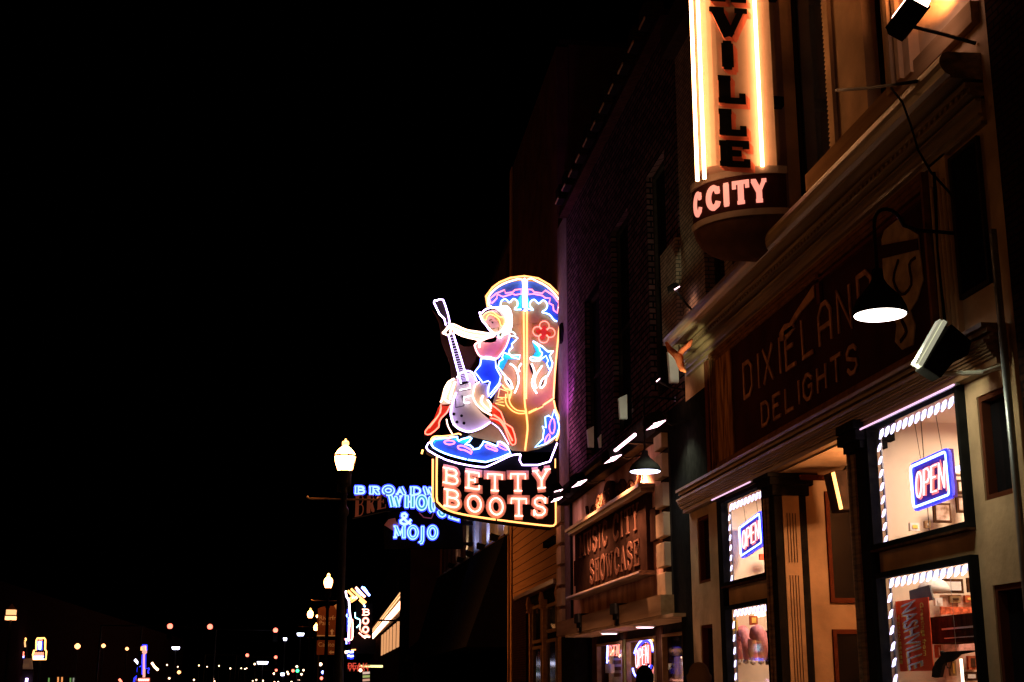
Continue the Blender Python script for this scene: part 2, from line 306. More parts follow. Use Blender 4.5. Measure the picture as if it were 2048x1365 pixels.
def light(kind, loc, power, color, size=.2, aim=None, spot=None, name='light', parent=None, blend=.6):
    l = bpy.data.lights.new(name, kind); l.energy = power; l.color = color
    if kind == 'AREA': l.size = size
    elif kind in ('POINT', 'SPOT'): l.shadow_soft_size = size
    if kind == 'SPOT': l.spot_size = math.radians(spot or 90); l.spot_blend = blend
    o = bpy.data.objects.new(name, l); col.objects.link(o); loc = Vector(loc)
    if aim is not None: o.rotation_euler = (Vector(aim)-loc).to_track_quat('-Z', 'Y').to_euler()
    if parent is not None: o.parent = parent; loc = loc-Vector(parent['_o'])
    o.location = loc
    return o
def smooth(pts, n=3, closed=False):
    """Catmull-Rom refinement of a 2-D line"""
    m = len(pts); out = []
    for i in range(m if closed else m-1):
        p0 = pts[(i-1) % m] if closed or i > 0 else pts[0]; p1 = pts[i]; p2 = pts[(i+1) % m]; p3 = pts[(i+2) % m] if closed or i+2 < m else pts[m-1]
        for k in range(n):
            t = k/n; out.append(tuple(.5*(2*p1[j]+(p2[j]-p0[j])*t+(2*p0[j]-5*p1[j]+4*p2[j]-p3[j])*t*t+(3*p1[j]-p0[j]-3*p2[j]+p3[j])*t**3) for j in (0, 1)))
    if not closed: out.append(tuple(pts[-1]))
    return out

WARM = (1, .36, .10)
# ------------------------------------------------------------------ ground
struct(MB().box(-300, 300, -60, 900, -.5, 0).build('road', M['floor']))
struct(MB().box(-.35, 7.0, -40, 300, .002, .15).build('pavement', M['pave']))
struct(MB().box(-24, -13.5, -40, 300, .002, .15).build('pavement', M['pave']))
mb = MB()
for k in range(40): mb.box(-7.1, -6.95, -30+k*9, -27+k*9, .004, .008)
struct(mb.build('road_marking', M['yellowp']))


# ------------------------------------------------------------------ buildings
def wall_cells(mb, y0, y1, z0, z1, holes, x0=7.0, x1=7.35):
    """a street front (boxes butted round its openings)"""
    ys = sorted({y0, y1} | {min(max(h[i], y0), y1) for h in holes for i in (0, 1)})
    for a, b in zip(ys, ys[1:]):
        if b-a < 1e-6: continue
        hs = sorted([(h[2], h[3]) for h in holes if h[0] < (a+b)/2 < h[1]]); z = z0
        for p, q in hs:
            if p > z+1e-6: mb.box(x0, x1, a, b, z, p)
            z = max(z, q)
        if z < z1-1e-6: mb.box(x0, x1, a, b, z, z1)
    return mb
def shell(root, y0, y1, h, m, x0=7.36, x1=19, name='side_wall'):
    MB().box(x0, x1, y0, y0+.3, 0, h).build(name, m, root); MB().box(x0, x1, y1-.3, y1, 0, h).build(name, m, root)
    MB().box(x1-.3, x1, y0+.31, y1-.31, 0, h).build('back_wall', m, root)
    MB().box(x0-.3, x1, y0+.02, y1-.02, h+.003, h+.2).build('roof', M['soot'], root)
def window(root, y0, y1, z0, z1, fm, pm, x=7.0, fr=.09, depth=.14, bars=0, pane=True):
    f = MB().box(x, x+depth, y0, y0+fr, z0, z1).box(x, x+depth, y1-fr, y1, z0, z1).box(x, x+depth, y0+fr, y1-fr, z0, z0+fr).box(x, x+depth, y0+fr, y1-fr, z1-fr, z1)
    for k in range(bars):
        z = z0+(z1-z0)*(k+1)/(bars+1); f.box(x+.02, x+depth-.02, y0+fr, y1-fr, z-.03, z+.03)
    o = f.build('window', fm, root)
    if pane: MB().box(x+depth*.5, x+depth*.5+.012, y0+fr, y1-fr, z0+fr, z1-fr).build('pane', pm, o)
    return o

# ---- the souvenir shop (nearest lit building)
D = thing('shop_building', 'two storey souvenir shop with gilded cornice, lit display windows and recessed entrance', 'building', (10, 19, 0))
mb = MB()
holes = [(24.55, 25.35, 3.45, 4.7), (24.55, 25.35, .9, 2.68), (12.98, 13.74, 3.52, 4.66), (12.98, 13.74, .9, 2.62),
         (21.02, 23.44, .8, 2.93), (21.02, 23.44, 3.27, 4.8), (17.46, 20.6, 0, 4.84), (14.0, 16.68, .8, 2.97), (14.0, 16.68, 3.27, 4.9)]
ys = [12.7, 13.98, 16.9, 17.46, 20.6, 20.98, 23.62, 25.9]
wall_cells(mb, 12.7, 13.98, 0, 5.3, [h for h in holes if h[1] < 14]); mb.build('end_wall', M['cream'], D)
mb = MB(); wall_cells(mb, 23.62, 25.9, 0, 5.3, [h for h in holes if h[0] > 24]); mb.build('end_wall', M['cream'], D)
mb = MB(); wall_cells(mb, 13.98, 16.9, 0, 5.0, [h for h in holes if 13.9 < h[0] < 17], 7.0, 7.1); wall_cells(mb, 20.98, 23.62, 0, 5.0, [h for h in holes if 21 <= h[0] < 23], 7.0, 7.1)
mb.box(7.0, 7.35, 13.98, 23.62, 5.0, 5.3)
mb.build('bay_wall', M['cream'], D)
for y0, y1, z0, z1 in holes[:4]:
    f = window(D, y0, y1, z0, z1, M['redframe'], M['dkwin'], 7.02, .06, .2)
    MB().box(7.16, 7.3, y0+.06, y1-.06, z0+.06, z1-.06).build('door_panel', M['soot'], f)
for y0, y1, z0, z1 in (holes[4], holes[5], holes[7], holes[8]):
    f = window(D, y0, y1, z0, z1, M['black'], M['glass'], 6.9, .065, .13)
# sills of the display windows
for y0, y1, z in ((14.0, 16.7, 3.255), (21.0, 23.5, 3.255)):
    MB().box(6.88, 6.998, y0, y1, z-.015, z+.013).build('sill', M['wood'], D)
# black posts and copper pipes at the bays
for y0, y1 in ((16.69, 16.98),): MB().box(6.88, 6.999, y0, y1, 0, 4.86).build('post', M['black'], D)
MB().box(6.9, 6.999, 23.42, 23.66, 0, 4.86).build('post', M['black'], D)
for y, z1 in ((17.3, 4.75), (20.94, 4.5)):
    MB().box(6.93, 6.999, y-.12, y+.09, 0, z1).tube([(6.925, y+.03, 0), (6.925, y+.03, z1)], .035, 10).build('half_column', M['mould'], D)
# entrance pilaster: black edges and a fluted cream face towards the camera
mb = MB().box(6.94, 7.07, 20.57, 20.97, 0, 4.78).box(7.34, 7.46, 20.56, 20.6, 0, 4.78); mb.build('pilaster_edge', M['black'], D)
mb = MB().box(7.07, 7.34, 20.55, 20.6, 0, 4.5)
mb.build('fluted_panel', M['cream'], D)
mb = MB()
for k in range(4):
    for z0, z1 in ((3.45, 4.22), (1.4, 3.25)): mb.box(7.13+k*.045, 7.139+k*.045, 20.538, 20.549, z0, z1)
mb.build('flute', M['wood'], D)
mb = MB().box(6.8, 7.62, 20.4, 21.15, 4.78, 4.84).box(6.85, 7.56, 20.45, 21.1, 4.66, 4.78).box(6.9, 7.5, 20.5, 21.05, 4.5, 4.66)
mb.build('capital', M['black'], D)
mb = MB().box(6.72, 7.3, 16.6, 17.22, 4.84, 4.96).box(6.76, 7.3, 16.64, 17.3, 4.7, 4.84).box(6.82, 7.2, 16.66, 17.25, 4.6, 4.7)
mb.build('capital', M['black'], D)
# recess of the entrance
MB().box(7.46, 10.2, 20.6, 20.75, 0, 4.9).box(7.36, 10.2, 17.3, 17.45, 0, 4.9).box(10.2, 10.35, 17.3, 20.75, 0, 4.9).build('entrance_wall', M['cream'], D)
MB().box(7.0, 10.2, 17.47, 20.59, 4.84, 4.9).build('soffit', M['cream'], D)
MB().box(7.3, 9.6, 20.3, 20.35, 4.72, 4.8).build('ceiling_trim', M['redframe'], D)
for z0, z1 in ((2.84, 4.58), (.9, 2.43)):
    fr = MB().box(7.78, 7.84, 20.54, 20.599, z0, z1).box(8.9, 8.96, 20.54, 20.599, z0, z1).box(7.84, 8.9, 20.54, 20.599, z0, z0+.07).box(7.84, 8.9, 20.54, 20.599, z1-.07, z1).build('window', M['redframe'], D)
    MB().box(7.84, 8.9, 20.57, 20.598, z0+.07, z1-.07).build('pane', M['dkwin'], fr)
t_ = thing('soffit_lamp', 'assumed warm lamp under the soffit of the shop entrance, hidden by the right black post', 'ceiling lamp', (8.3, 17.75, 4.8))  # assumed lamp out of sight, added to light the entrance recess
MB().lathe((8.3, 17.75, 4.74), [(.1, 0), (.12, .03), (.12, .098)], 16).build('rim', M['iron'], t_); MB().lathe((8.3, 17.75, 4.725), [(.08, 0), (.09, .012)], 16).build('diffuser', G['lampfar'], t_)
light('POINT', (8.1, 17.75, 4.3), 260, (1, .46, .2), .12, parent=t_, name='lamp_light')
dr = MB().box(10.1, 10.19, 18.3, 19.6, 0, 2.6).build('door', M['wood'], D); MB().tube([(10.03, 18.45, .9), (10.03, 18.45, 1.3)], .02).build('handle', M['steel'], dr)
# entablature over the shop windows: fine mouldings
prof = [(4.86, 4.93, 6.86), (4.93, 4.955, 6.82), (4.96, 4.985, 6.80), (4.99, 5.015, 6.78), (5.02, 5.045, 6.76), (5.05, 5.075, 6.75), (5.08, 5.12, 6.73), (5.12, 5.16, 6.8), (5.16, 5.2, 6.84), (5.2, 5.25, 6.78), (5.25, 5.3, 6.72)]
mb = MB()
for z0, z1, x in prof: mb.box(x, 6.999, 12.95, 25.86, z0, z1)
mb.build('entablature', M['mould'], D)
# wall of the sign storey with side pilasters
MB().box(7.0, 7.35, 12.7, 23.94, 5.3, 7.62).box(7.0, 7.35, 23.94, 25.9, 7.1, 7.62).build('sign_storey_wall', M['cream'], D); MB().box(6.99, 7.35, 23.95, 25.9, 5.3, 7.1).build('shaded_end_pier', M['black'], D)  # unlit stretch of the end pier: its shade is given as black
mb = MB().box(6.93, 6.999, 13.87, 14.32, 5.31, 7.6)
mb.build('pilaster', M['cream'], D)
mb = MB()
for k in range(4): mb.tube([(6.925, 13.95+k*.1, 5.5), (6.925, 13.95+k*.1, 7.3)], .028, 8)
mb.build('fluting', M['cream'], D)
f = window(D, 13.13, 13.84, 5.8, 7.5, M['soot'], M['dkwin'], 6.95, .05, .045)
MB().box(6.9, 6.999, 23.95, 24.15, 5.31, 7.5).build('pilaster', M['redframe'], D)
# cornice: stepped, gilded, with shade painted black in the grooves
prof = [(7.56, 7.60, 6.93), (7.60, 7.66, 6.96), (7.66, 7.69, 6.90), (7.69, 7.83, 6.95), (7.83, 7.86, 6.88), (7.90, 7.93, 6.80), (7.93, 7.99, 6.83), (7.99, 8.05, 6.78), (8.09, 8.12, 6.62)]
mb = MB()
for z0, z1, x in prof: mb.box(x, 7.3, 12.95, 25.6, z0, z1)
q = [(6.62, 8.12), (6.56, 8.15), (6.52, 8.20), (6.50, 8.26), (6.51, 8.32), (6.54, 8.37), (6.60, 8.40), (7.3, 8.42), (7.3, 8.12)]
fr = Frame((0, 12.95, 0), (1, 0, 0), (0, 0, 1)); mb.prism(fr, q, 0, -12.65)
mb.build('cornice', M['gold'], D)
MB().box(6.985, 7.3, 12.96, 25.59, 7.86, 7.90).box(6.90, 7.3, 12.96, 25.59, 8.05, 8.09).box(7.05, 7.3, 12.96, 25.59, 8.42, 8.6).build('shaded_groove', M['black'], D)  # black stands for the shade between the mouldings
mb = MB()
for k in range(90): mb.box(6.80, 6.828, 13.05+k*.14, 13.11+k*.14, 7.94, 7.985)
bm_ = mb.build('bead_moulding', M['gold'], D); bm_['kind'] = 'stuff'
# upper storey
uh = [(14.0-1.3, 14.35, 9.05, 9.06)]
UH = [(15.2, 16.07, 9.03, 12.6), (17.42, 19.3, 8.6, 12.6), (20.5, 22.4, 8.9, 12.6), (22.9, 24.2, 8.8, 12.6)]
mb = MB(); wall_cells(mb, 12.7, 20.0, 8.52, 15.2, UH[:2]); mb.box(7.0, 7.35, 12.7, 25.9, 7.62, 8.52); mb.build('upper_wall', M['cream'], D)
mb = MB(); wall_cells(mb, 20.0, 25.9, 8.52, 15.2, UH[2:]); mb.build('upper_wall', M['brickt'], D)
for h in UH: window(D, *h, M['soot'], M['dkwin'], 7.2, .06, .1)
MB().box(6.9, 6.999, 12.9, 18.3, 8.76, 9.02).build('sill_course', M['tan'], D)
MB().box(6.86, 6.999, 14.42, 15.15, 8.87, 13).box(6.8, 6.859, 14.6, 14.7, 8.87, 13).box(6.8, 6.859, 14.85, 14.95, 8.87, 13).build('pilaster', M['cream'], D)
mb = MB()
fr = facade(6.93)
pts = [(-17.36, 8.9)]
for k in range(56): pts += [(-17.36+.0, 8.9+k*.07), (-17.29, 8.935+k*.07)]
pts += [(-17.36, 12.9), (-17.12, 12.9), (-17.12, 8.9)]
mb.prism(fr, pts, -.06, 0); mb.build('scalloped_trim', M['cream'], D)
MB().box(6.7, 7.3, 12.7, 25.9, 14.6, 15.3).build('upper_cornice', M['soot'], D)
shell(D, 12.7, 25.9, 15.31, M['brickd'])

# shop interior behind the two bays
def room(y0, y1, x1=9.6):
    MB().box(x1, x1+.1, y0, y1, .6, 5.0).box(7.11, x1, y0-.1, y0, .6, 5.0).box(7.11, x1, y1, y1+.1, .6, 5.0).build('interior_wall', M['roomwall'], D)
    MB().box(7.11, x1, y0, y1, 4.98, 5.05).build('interior_ceiling', M['roomwall'], D)
    MB().box(7.11, x1, y0, y1, .5, .6).build('interior_floor', M['roomfloor'], D)
room(13.9, 16.8); room(20.99, 23.6, 9.2)
def assumed_ceiling_lamp(x, y, z, label, power):  # assumed fixtures, unseen, that supply the light in the display windows
    t = thing('assumed_ceiling_lamp', label, 'ceiling lamp', (x, y, z))
    MB().box(x-.25, x+.25, y-.6, y+.6, z+.02, z+.06).build('housing', M['white'], t)
    MB().box(x-.2, x+.2, y-.55, y+.55, z, z+.018).build('tube_cover', G['fluor'], t)
    light('AREA', (x, y, z-.03), power, (1, .80, .62), .9, (x, y, z-1), parent=t, name='lamp_light')
assumed_ceiling_lamp(8.3, 15.4, 4.9, 'assumed fluorescent ceiling lamp inside the right display window of the souvenir shop', 150)
assumed_ceiling_lamp(8.2, 22.3, 4.9, 'assumed fluorescent ceiling lamp inside the left display window of the souvenir shop', 125)

# LED strips round the display windows: every module is a slanted prism
def led_strip(y0, y1, z0, z1, label, n_top, n_side, w_=.085):
    t = thing('led_strip', label, 'LED strip', (7.04, (y0+y1)/2, z0), 'LED strips round the display windows')
    fr = facade(7.03); mb = MB()
    mb.box(7.055, 7.07, y0, y1, z1-.07, z1-.005).box(7.055, 7.07, y1-.05, y1, z0, z1-.07).build('strip_tape', M['steel'], t)
    st = (y1-y0-.1)/n_top
    for k in range(n_top):
        a = -(y1-.1)+st*k; h = .10
        MB().prism(fr, [(a, z1-h-.02), (a+st*.5, z1-h+.01), (a+st*.74, z1-.005), (a+st*.3, z1-.02)], 0, .02).build('led_module', G['led'], t)
    sv = (z1-z0-.12)/n_side
    for k in range(n_side):
        b = z0+.02+sv*k
        MB().prism(fr, [(-(y1-.015), b), (-(y1-.015)+w_*.6, b+.02), (-(y1-.015)+w_, b+sv*.55), (-(y1-.015)+w_*.45, b+sv*.42)], 0, .02).build('led_module', G['led'], t)
    return t
led_strip(14.1, 16.58, 3.32, 4.8, 'white LED strip framing the upper right display window', 13, 8, .11)
led_strip(14.1, 16.58, 1.0, 2.9, 'white LED strip framing the right window that holds the red poster', 13, 9, .12)
led_strip(21.12, 23.34, 3.34, 4.7, 'white LED strip framing the upper left display window', 10, 7)
led_strip(21.12, 23.34, 1.0, 2.86, 'white LED strip framing the left window above the pink plush toy', 10, 8)
# violet tube over each bay
for y0, y1, lab in ((13.9, 17.0, 'thin violet light tube above the right display windows'), (21.4, 23.7, 'thin violet light tube above the left display windows')):
    t = thing('light_tube', lab, 'light tube', (6.84, (y0+y1)/2, 4.86)); MB().tube([(6.83, y0, 4.835), (6.83, y1, 4.835)], .012).build('tube', glow('violet_tube', (1.3, .75, 1.1)), t)
    MB().box(6.85, 6.9, y0, y1, 4.84, 4.857).build('clip_rail', M['steel'], t)

# OPEN signs
def open_sign(c, w_, h, tilt, label, loops=1, slant=.12):
    t = thing('open_sign', label, 'neon sign', tuple(c)); fr = Frame(c, (0, -math.cos(tilt), math.sin(tilt)), (0, math.sin(tilt), math.cos(tilt)))
    MB().fbox(fr, -w_/2-.03, w_/2+.03, -h/2-.03, h/2+.03, -.09, -.03).build('backing', M['fauxblue'], t)
    r = .05; pts = []
    for cx, cy, a0 in ((w_/2-r, h/2-r, 90), (w_/2-r, -h/2+r, 0), (-w_/2+r, -h/2+r, -90), (-w_/2+r, h/2-r, 180)): pts += arc(cx, cy, r, r, a0, a0-90, 4)
    MB().ftube(fr, pts, 0, .016, True).build('border_tube', G['ice'], t)
    MB().ftube(fr, [(p[0]*1.04, p[1]*1.06) for p in pts], -.03, .034, True).build('border_tube', G['deepblue'], t)  # wider blue tube behind imitates the glow round the border
    lw = w_*.19
    for i, ch in enumerate('OPEN'):
        mf = cell(-w_*.43+i*w_*.215, -h*.3, lw, h*.6, 0, slant*h)
        l = glyph_tube(MB(), fr, ch, mf, .0, .0115, SN).build('letter', G['pinkcore'], t)
        glyph(MB(), fr, ch, mf, (.045, .045, .05), -.03, -.02, SN).build('letter_halo', G['redglow'], l)  # red glow round each letter tube, drawn as an emissive stroke
    for s in (-.3, .3): MB().tube([fr.pt(w_*s, h/2, -.06), (c[0]-.0, fr.pt(w_*s, h/2).y, 4.9)], .004, 4).build('hanging_wire', M['black'], t)
    return t
open_sign((7.3, 15.72, 4.04), 1.02, .52, .03, 'blue framed red OPEN neon in the right upper display window')
open_sign((7.25, 22.85, 4.12), 1.2, .5, .1, 'blue framed red OPEN neon in the left upper display window')

# things seen in the shop windows
t = thing('loudspeaker', 'black loudspeaker tilted under the entrance soffit', 'loudspeaker', (7.55, 19.3, 4.4))
fr = Frame((7.62, 19.3, 4.42), (.93, .3, .12), (-.33, 0, 1)); fr.v = (fr.v - fr.u*fr.v.dot(fr.u)).normalized(); fr.n = fr.u.cross(fr.v)
MB().fbox(fr, -.14, .24, -.3, .3, -.25, .05).build('cabinet', M['soot'], t, bevel=.02); MB().fbox(fr, -.165, -.145, -.28, .28, -.02, .04).build('edge_glint', G['yellow'], t)  # reflection along the cabinet edge, drawn as a glowing strip
MB().tube([fr.pt(.05, .2, -.2), (7.8, 19.6, 4.83)], .02).build('bracket', M['iron'], t)

def wp(px, py, X): q = at(px, py, X=X); return (-q.y, q.z)
t = thing('poster', 'red poster with rotated NASHVILLE lettering in the right lower window', 'poster', (7.22, 16.1, 2.0))
fr = facade(7.22); a = wp(1789, 1204, 7.22); b = wp(1867, 1342, 7.22); MB().fbox(fr, a[0], b[0], b[1], a[1], -.01, 0).build('sheet', M['poster'], t)
pw, ph = b[0]-a[0], a[1]-b[1]
def down(x, a_, b_, tl=0): return Frame((x, -a_, b_), (0, -tl, -1), (0, -1, tl))
text('NASHVILLE', pw*.62, down(7.21, a[0]+pw*.20, a[1]-ph*.07, .12), 0, 0, 0, M['yellowp'], t, ph/pw*.305)
text('NASHVILLE', pw*.62, down(7.20, a[0]+pw*.25, a[1]-ph*.06, .12), 0, 0, 0, M['posterlet'], t, ph/pw*.305)
text('TENNESSEE', pw*.12, down(7.21, a[0]+pw*.05, a[1]-ph*.2), 0, 0, 0, M['yellowp'], t, 1.0)
text('Greetings from', pw*.13, down(7.21, a[0]+pw*.78, a[1]-ph*.06), 0, 0, 0, M['yellowp'], t, .8)
t = thing('toy_revolver', 'dark revolver shape hanging in the right lower window', 'revolver', (7.14, 15, 2.0))
fr = facade(7.14); ZPw = lambda x, y: wp(1660+x/5.152, 1100+y/5.152, 7.14)
MB().prism(fr, [ZPw(*p) for p in ((1055,1310),(1060,1230),(1090,1160),(1150,1090),(1140,1040),(1175,1060),(1210,1050),(1300,1045),(1470,1035),(1475,1050),(1330,1080),(1290,1120),(1245,1150),(1190,1160),(1165,1200),(1140,1312),(1090,1320))], -.03, .01).build('frame', M['soot'], t)
MB().ftube(fr, [ZPw(*p) for p in ((1190,1160),(1200,1215),(1235,1220),(1245,1150))], -.01, .007).build('trigger_guard', M['soot'], t)
q = ZPw(1300, 1045); MB().tube([(7.14, -q[0], q[1]), (7.14, -q[0], 2.85)], .003, 4).build('hanging_wire', M['steel'], t)
t = thing('display_shelf', 'dark brown wooden shelf box in the right lower window above the revolver', 'shelf', (7.6, 15, 2.3))
a = wp(1853, 1236, 7.5); b = wp(1966, 1278, 7.5); MB().box(7.5, 7.9, -b[0], -a[0], b[1]-.02, a[1]).build('shelf_box', M['wood'], t)
MB().box(7.48, 7.499, -b[0]-.02, -a[0]-.45, a[1]-.17, a[1]-.15).box(7.48, 7.499, -b[0], -a[0]-.5, b[1]+.03, b[1]+.04).build('trim_strip', M['paper'], t)
def wbox(px0, py0, px1, py1, X, th, name, lab, cat, m, part='board'):
    """a flat thing in a display window: on a plane X near the glass, or, for X >= 7.7, hung in front of the side wall facing the viewer"""
    if X < 7.7:
        a = wp(px0, py0, X); b = wp(px1, py1, X); t = thing(name, lab, cat, (X, -b[0], b[1])); MB().box(X, X+th, -b[0], -a[0], b[1], a[1]).build(part, m, t)
        return t, lambda k, mm, e: MB().box(X-.012, X-.001, -b[0]+e, -a[0]-e, b[1]+e, a[1]-e).build(k, mm, t)
    Y = (16.66 if px0 > 1600 else 23.45)-(9-X)*.12; p = at(px0, py0, Y=Y); q = at(px1, py1, Y=Y); t = thing(name, lab, cat, (p.x, Y, q.z)); MB().box(p.x, q.x, Y, Y+min(th, .08), q.z, p.z).build(part, m, t)
    return t, lambda k, mm, e: MB().box(p.x+e, q.x-e, Y-.01, Y-.001, q.z+e, p.z-e).build(k, mm, t)
for x0, x1, y0, y1, lab in ((1882, 1928, 1158, 1187, 'small framed picture high in the right lower window, left of its pair'), (1934, 1958, 1156, 1185, 'small framed picture high in the right lower window, right of its pair')):
    t, f_ = wbox(x0, y0, x1, y1, 8.4, .04, 'picture_frame', lab, 'picture', M['wood'], 'frame'); f_('print', M['paper'], .035)
t = thing('menu_board', 'grey chalkboard leaning above the red poster', 'board', (7.3, 15.9, 2.6)); fr = facade(7.3)
MB().prism(fr, [wp(*p, 7.3) for p in ((1818,1182),(1858,1170),(1866,1200),(1821,1209))], -.02, 0).build('board', mat('slate', (.13, .13, .12), .6), t)
c = wp(1868, 1186, 7.5); t = thing('shade_lamp', 'pale dome lamp behind the glass above the red poster', 'lamp', (7.5, -c[0], c[1]))
MB().lathe((7.5, -c[0], c[1]), [(.2, 0), (.19, .07), (.14, .14), (.06, .18), (.02, .2)]).build('shade', M['paper'], t, smooth=True); MB().tube([(7.5, -c[0], c[1]+.19), (7.5, -c[0], 4.95)], .006, 5).build('cord', M['soot'], t)
c = wp(1922, 1318, 7.6); t = thing('tube_lamp', 'slim upright white light tube low in the right display window', 'lamp', (7.6, -c[0], .6))
MB().tube([(7.6, -c[0], c[1]-.5), (7.6, -c[0], c[1])], .018, 8).build('tube', G['warm'], t); MB().box(7.52, 7.7, -c[0]-.1, -c[0]+.1, .6, c[1]-.51).build('stand', M['paper'], t)
wbox(1887, 1282, 1958, 1304, 7.9, .01, 'notice', 'pink printed notice behind the revolver', 'notice', mat('pink_paper', (.8, .36, .3), .7, var=.4, scale=14), 'sheet')
wbox(1880, 1214, 1956, 1230, 8.2, .01, 'banner', 'red patterned banner under the framed pictures', 'banner', mat('red_print', (.6, .12, .05), .7, var=.7, scale=20), 'sheet')
wbox(1880, 1190, 1965, 1400, 8.9, .01, 'shop_partition', 'mottled pink back partition of the right display window', 'partition', grain('reddish_partition', (.6, .30, .2), (.85, .6, .45), 3, (2, 1, .4)), 'panel')
t, f_ = wbox(1912, 960, 1944, 988, 8.5, .04, 'picture_frame', 'framed sepia picture on the wall right of the OPEN neon', 'picture', M['wood'], 'frame'); f_('print', mat('sepia_print', (.5, .36, .26), .6, var=.6, scale=9), .03)
t = thing('track_light', 'small dark double spotlight hanging in the right upper window', 'spotlight', (8.0, 15.6, 4.5))
MB().lathe((8.0, 15.75, 4.52), [(.05, 0), (.055, .1), (.03, .14)]).lathe((8.0, 15.55, 4.53), [(.05, 0), (.055, .1), (.03, .14)]).build('head', M['soot'], t); MB().tube([(8.0, 15.78, 4.66), (8, 15.72, 4.92)], .008).tube([(8.0, 15.55, 4.66), (8, 15.6, 4.92)], .008).build('stem', M['soot'], t)
t = thing('led_garland', 'short row of white lamps on the inner wall right of the OPEN neon', 'lamps', tuple(at(1922, 945, Y=16.5)))
for k in range(5): MB().lathe(tuple(at(1906+k*8, 947-k*2.5, Y=16.5)), [(.03, 0), (.035, .04), (.02, .07)], 8).build('bulb', G['led'], t)
t = thing('plush_toy', 'pink plush boots hanging in the left lower window', 'soft toy', (7.2, 22.4, 2.1))
for px in (1488, 1518):
    k = 1.0; a = wp(px, 1295, 7.2); y, z = -a[0], a[1]
    MB().tube([(7.2, y+.3, z+.18), (7.2, y+.2, z+.27), (7.2, y+.02, z+.28), (7.2, y-.14, z+.2), (7.2, y-.2, z+.0), (7.2, y-.16, z-.2)], [.07, .09, .1, .1, .1, .07], 10).tube([(7.2, y+.32, z+.14), (7.2, y+.36, z-.06), (7.2, y+.3, z-.2)], [.09, .09, .06], 10).build('leg', M['pinkwool'], t, smooth=True)
    MB().lathe((7.18, y+.3, z-.29), [(.01, 0), (.05, .03), (.05, .07), (.01, .1)], 10).lathe((7.18, y-.14, z-.29), [(.01, 0), (.05, .03), (.05, .07), (.01, .1)], 10).build('pompom', M['paper'], t, smooth=True)
wbox(1796, 920, 1808, 1012, 7.6, .03, 'dark_board', 'narrow dark board hanging left of the OPEN neon in the right upper window', 'board', M['soot'])
wbox(1474, 1044, 1490, 1098, 7.5, .03, 'dark_board', 'dark purple board hanging left of the OPEN neon in the left upper window', 'board', M['fauxblue'])
sep = grain('sepia_photo', (.16, .09, .05), (.6, .42, .32), 9, (1, 1, 1))
for r_, lab in (((1866, 1006, 1904, 1046), 'sepia photograph of a figure below the OPEN neon in the right upper window'), ((1912, 992, 1936, 1026), 'small sepia photograph right of the OPEN neon')):
    t, f_ = wbox(*r_, 8.4, .04, 'photograph', lab, 'picture', M['wood'], 'frame'); f_('print', sep, .03)
wbox(1905, 948, 1944, 952, 8.0, .2, 'wall_rail', 'thin pale rail behind the OPEN neon in the right upper window', 'rail', M['tan'])
wbox(1520, 1108, 1540, 1120, 8.2, .1, 'small_box', 'small reddish box low at the right of the left upper window', 'box', M['poster'])
wbox(1880, 1260, 1956, 1264, 8.0, .25, 'glass_shelf', 'thin lit shelf under the wooden shelf box', 'shelf', M['paper'])
for k, (x0, y0, x1, y1, X, m, lab, cat) in enumerate(((1870, 1196, 1886, 1212, 7.9, 'paper', 'cream card beside the poster top', 'card'), (1900, 1192, 1922, 1206, 8.3, 'tan', 'tan box under the left framed picture', 'box'), (1930, 1191, 1950, 1205, 8.3, 'cloth', 'orange box under the right framed picture', 'box'),
    (1872, 1290, 1884, 1316, 8.1, 'cloth', 'narrow orange card between poster and revolver', 'card'), (1936, 1312, 1956, 1340, 8.1, 'cloth', 'orange print under the revolver barrel', 'card'), (1900, 1322, 1914, 1352, 8.1, 'tan', 'tan print left of the upright light tube', 'card'), (1930, 1344, 1956, 1362, 8.0, 'wood', 'brown box at the lower right of the right window', 'box'),
    (1466, 1240, 1476, 1262, 7.7, 'yellowp', 'small yellow card left of the plush boots', 'card'), (1500, 1232, 1516, 1250, 7.7, 'cloth', 'orange card above the plush boots', 'card'), (1470, 1330, 1500, 1352, 7.6, 'tan', 'tan card under the plush boots', 'card'), (1528, 1262, 1538, 1330, 7.5, 'wood', 'dark narrow figure right of the plush boots', 'figurine'),
    (1820, 1046, 1840, 1062, 8.2, 'paper', 'pale sheet low in the right upper window', 'card'), (1850, 1042, 1862, 1056, 8.2, 'tan', 'tan sheet low in the right upper window', 'card'))):
    t, f_ = wbox(x0, y0, x1, y1, X, .06, 'stock_'+cat, lab, cat, M[m], 'body'); f_('printed_field', (M['paper'], M['wood'], M['yellowp'])[k % 3], .03)
t = thing('ceiling_spot', 'bright double spot lamp high in the left lower window', 'spotlight', (7.6, 21.9, 2.6)); c = wp(1520, 1231, 7.5)
for k in (-.1, .1): MB().lathe((7.5, -c[0]+k, c[1]-.03), [(.02, 0), (.07, .02), (.06, .07), (.02, .1)], 10).build('bulb', G['spark'], t)
MB().tube([(7.5, -c[0], c[1]+.05), (7.5, -c[0], 3.0)], .01).build('cord', M['soot'], t)
rr = random.Random(11)
for k, m in enumerate(('poster', 'tan', 'wood', 'pinkwool', 'yellowp', 'redframe')):
    x = 1884+k*12; wbox(x, 1249-rr.uniform(0, 6), x+8, 1260, 8.0, .12, 'souvenir', ('small red souvenir box at the left end of the lit shelf', 'tan souvenir box second from the left on the lit shelf', 'brown souvenir box in the middle of the lit shelf', 'pink souvenir right of the middle of the lit shelf', 'yellow souvenir second from the right on the lit shelf', 'dark red souvenir at the right end of the lit shelf')[k], 'souvenir', M[m], 'body')
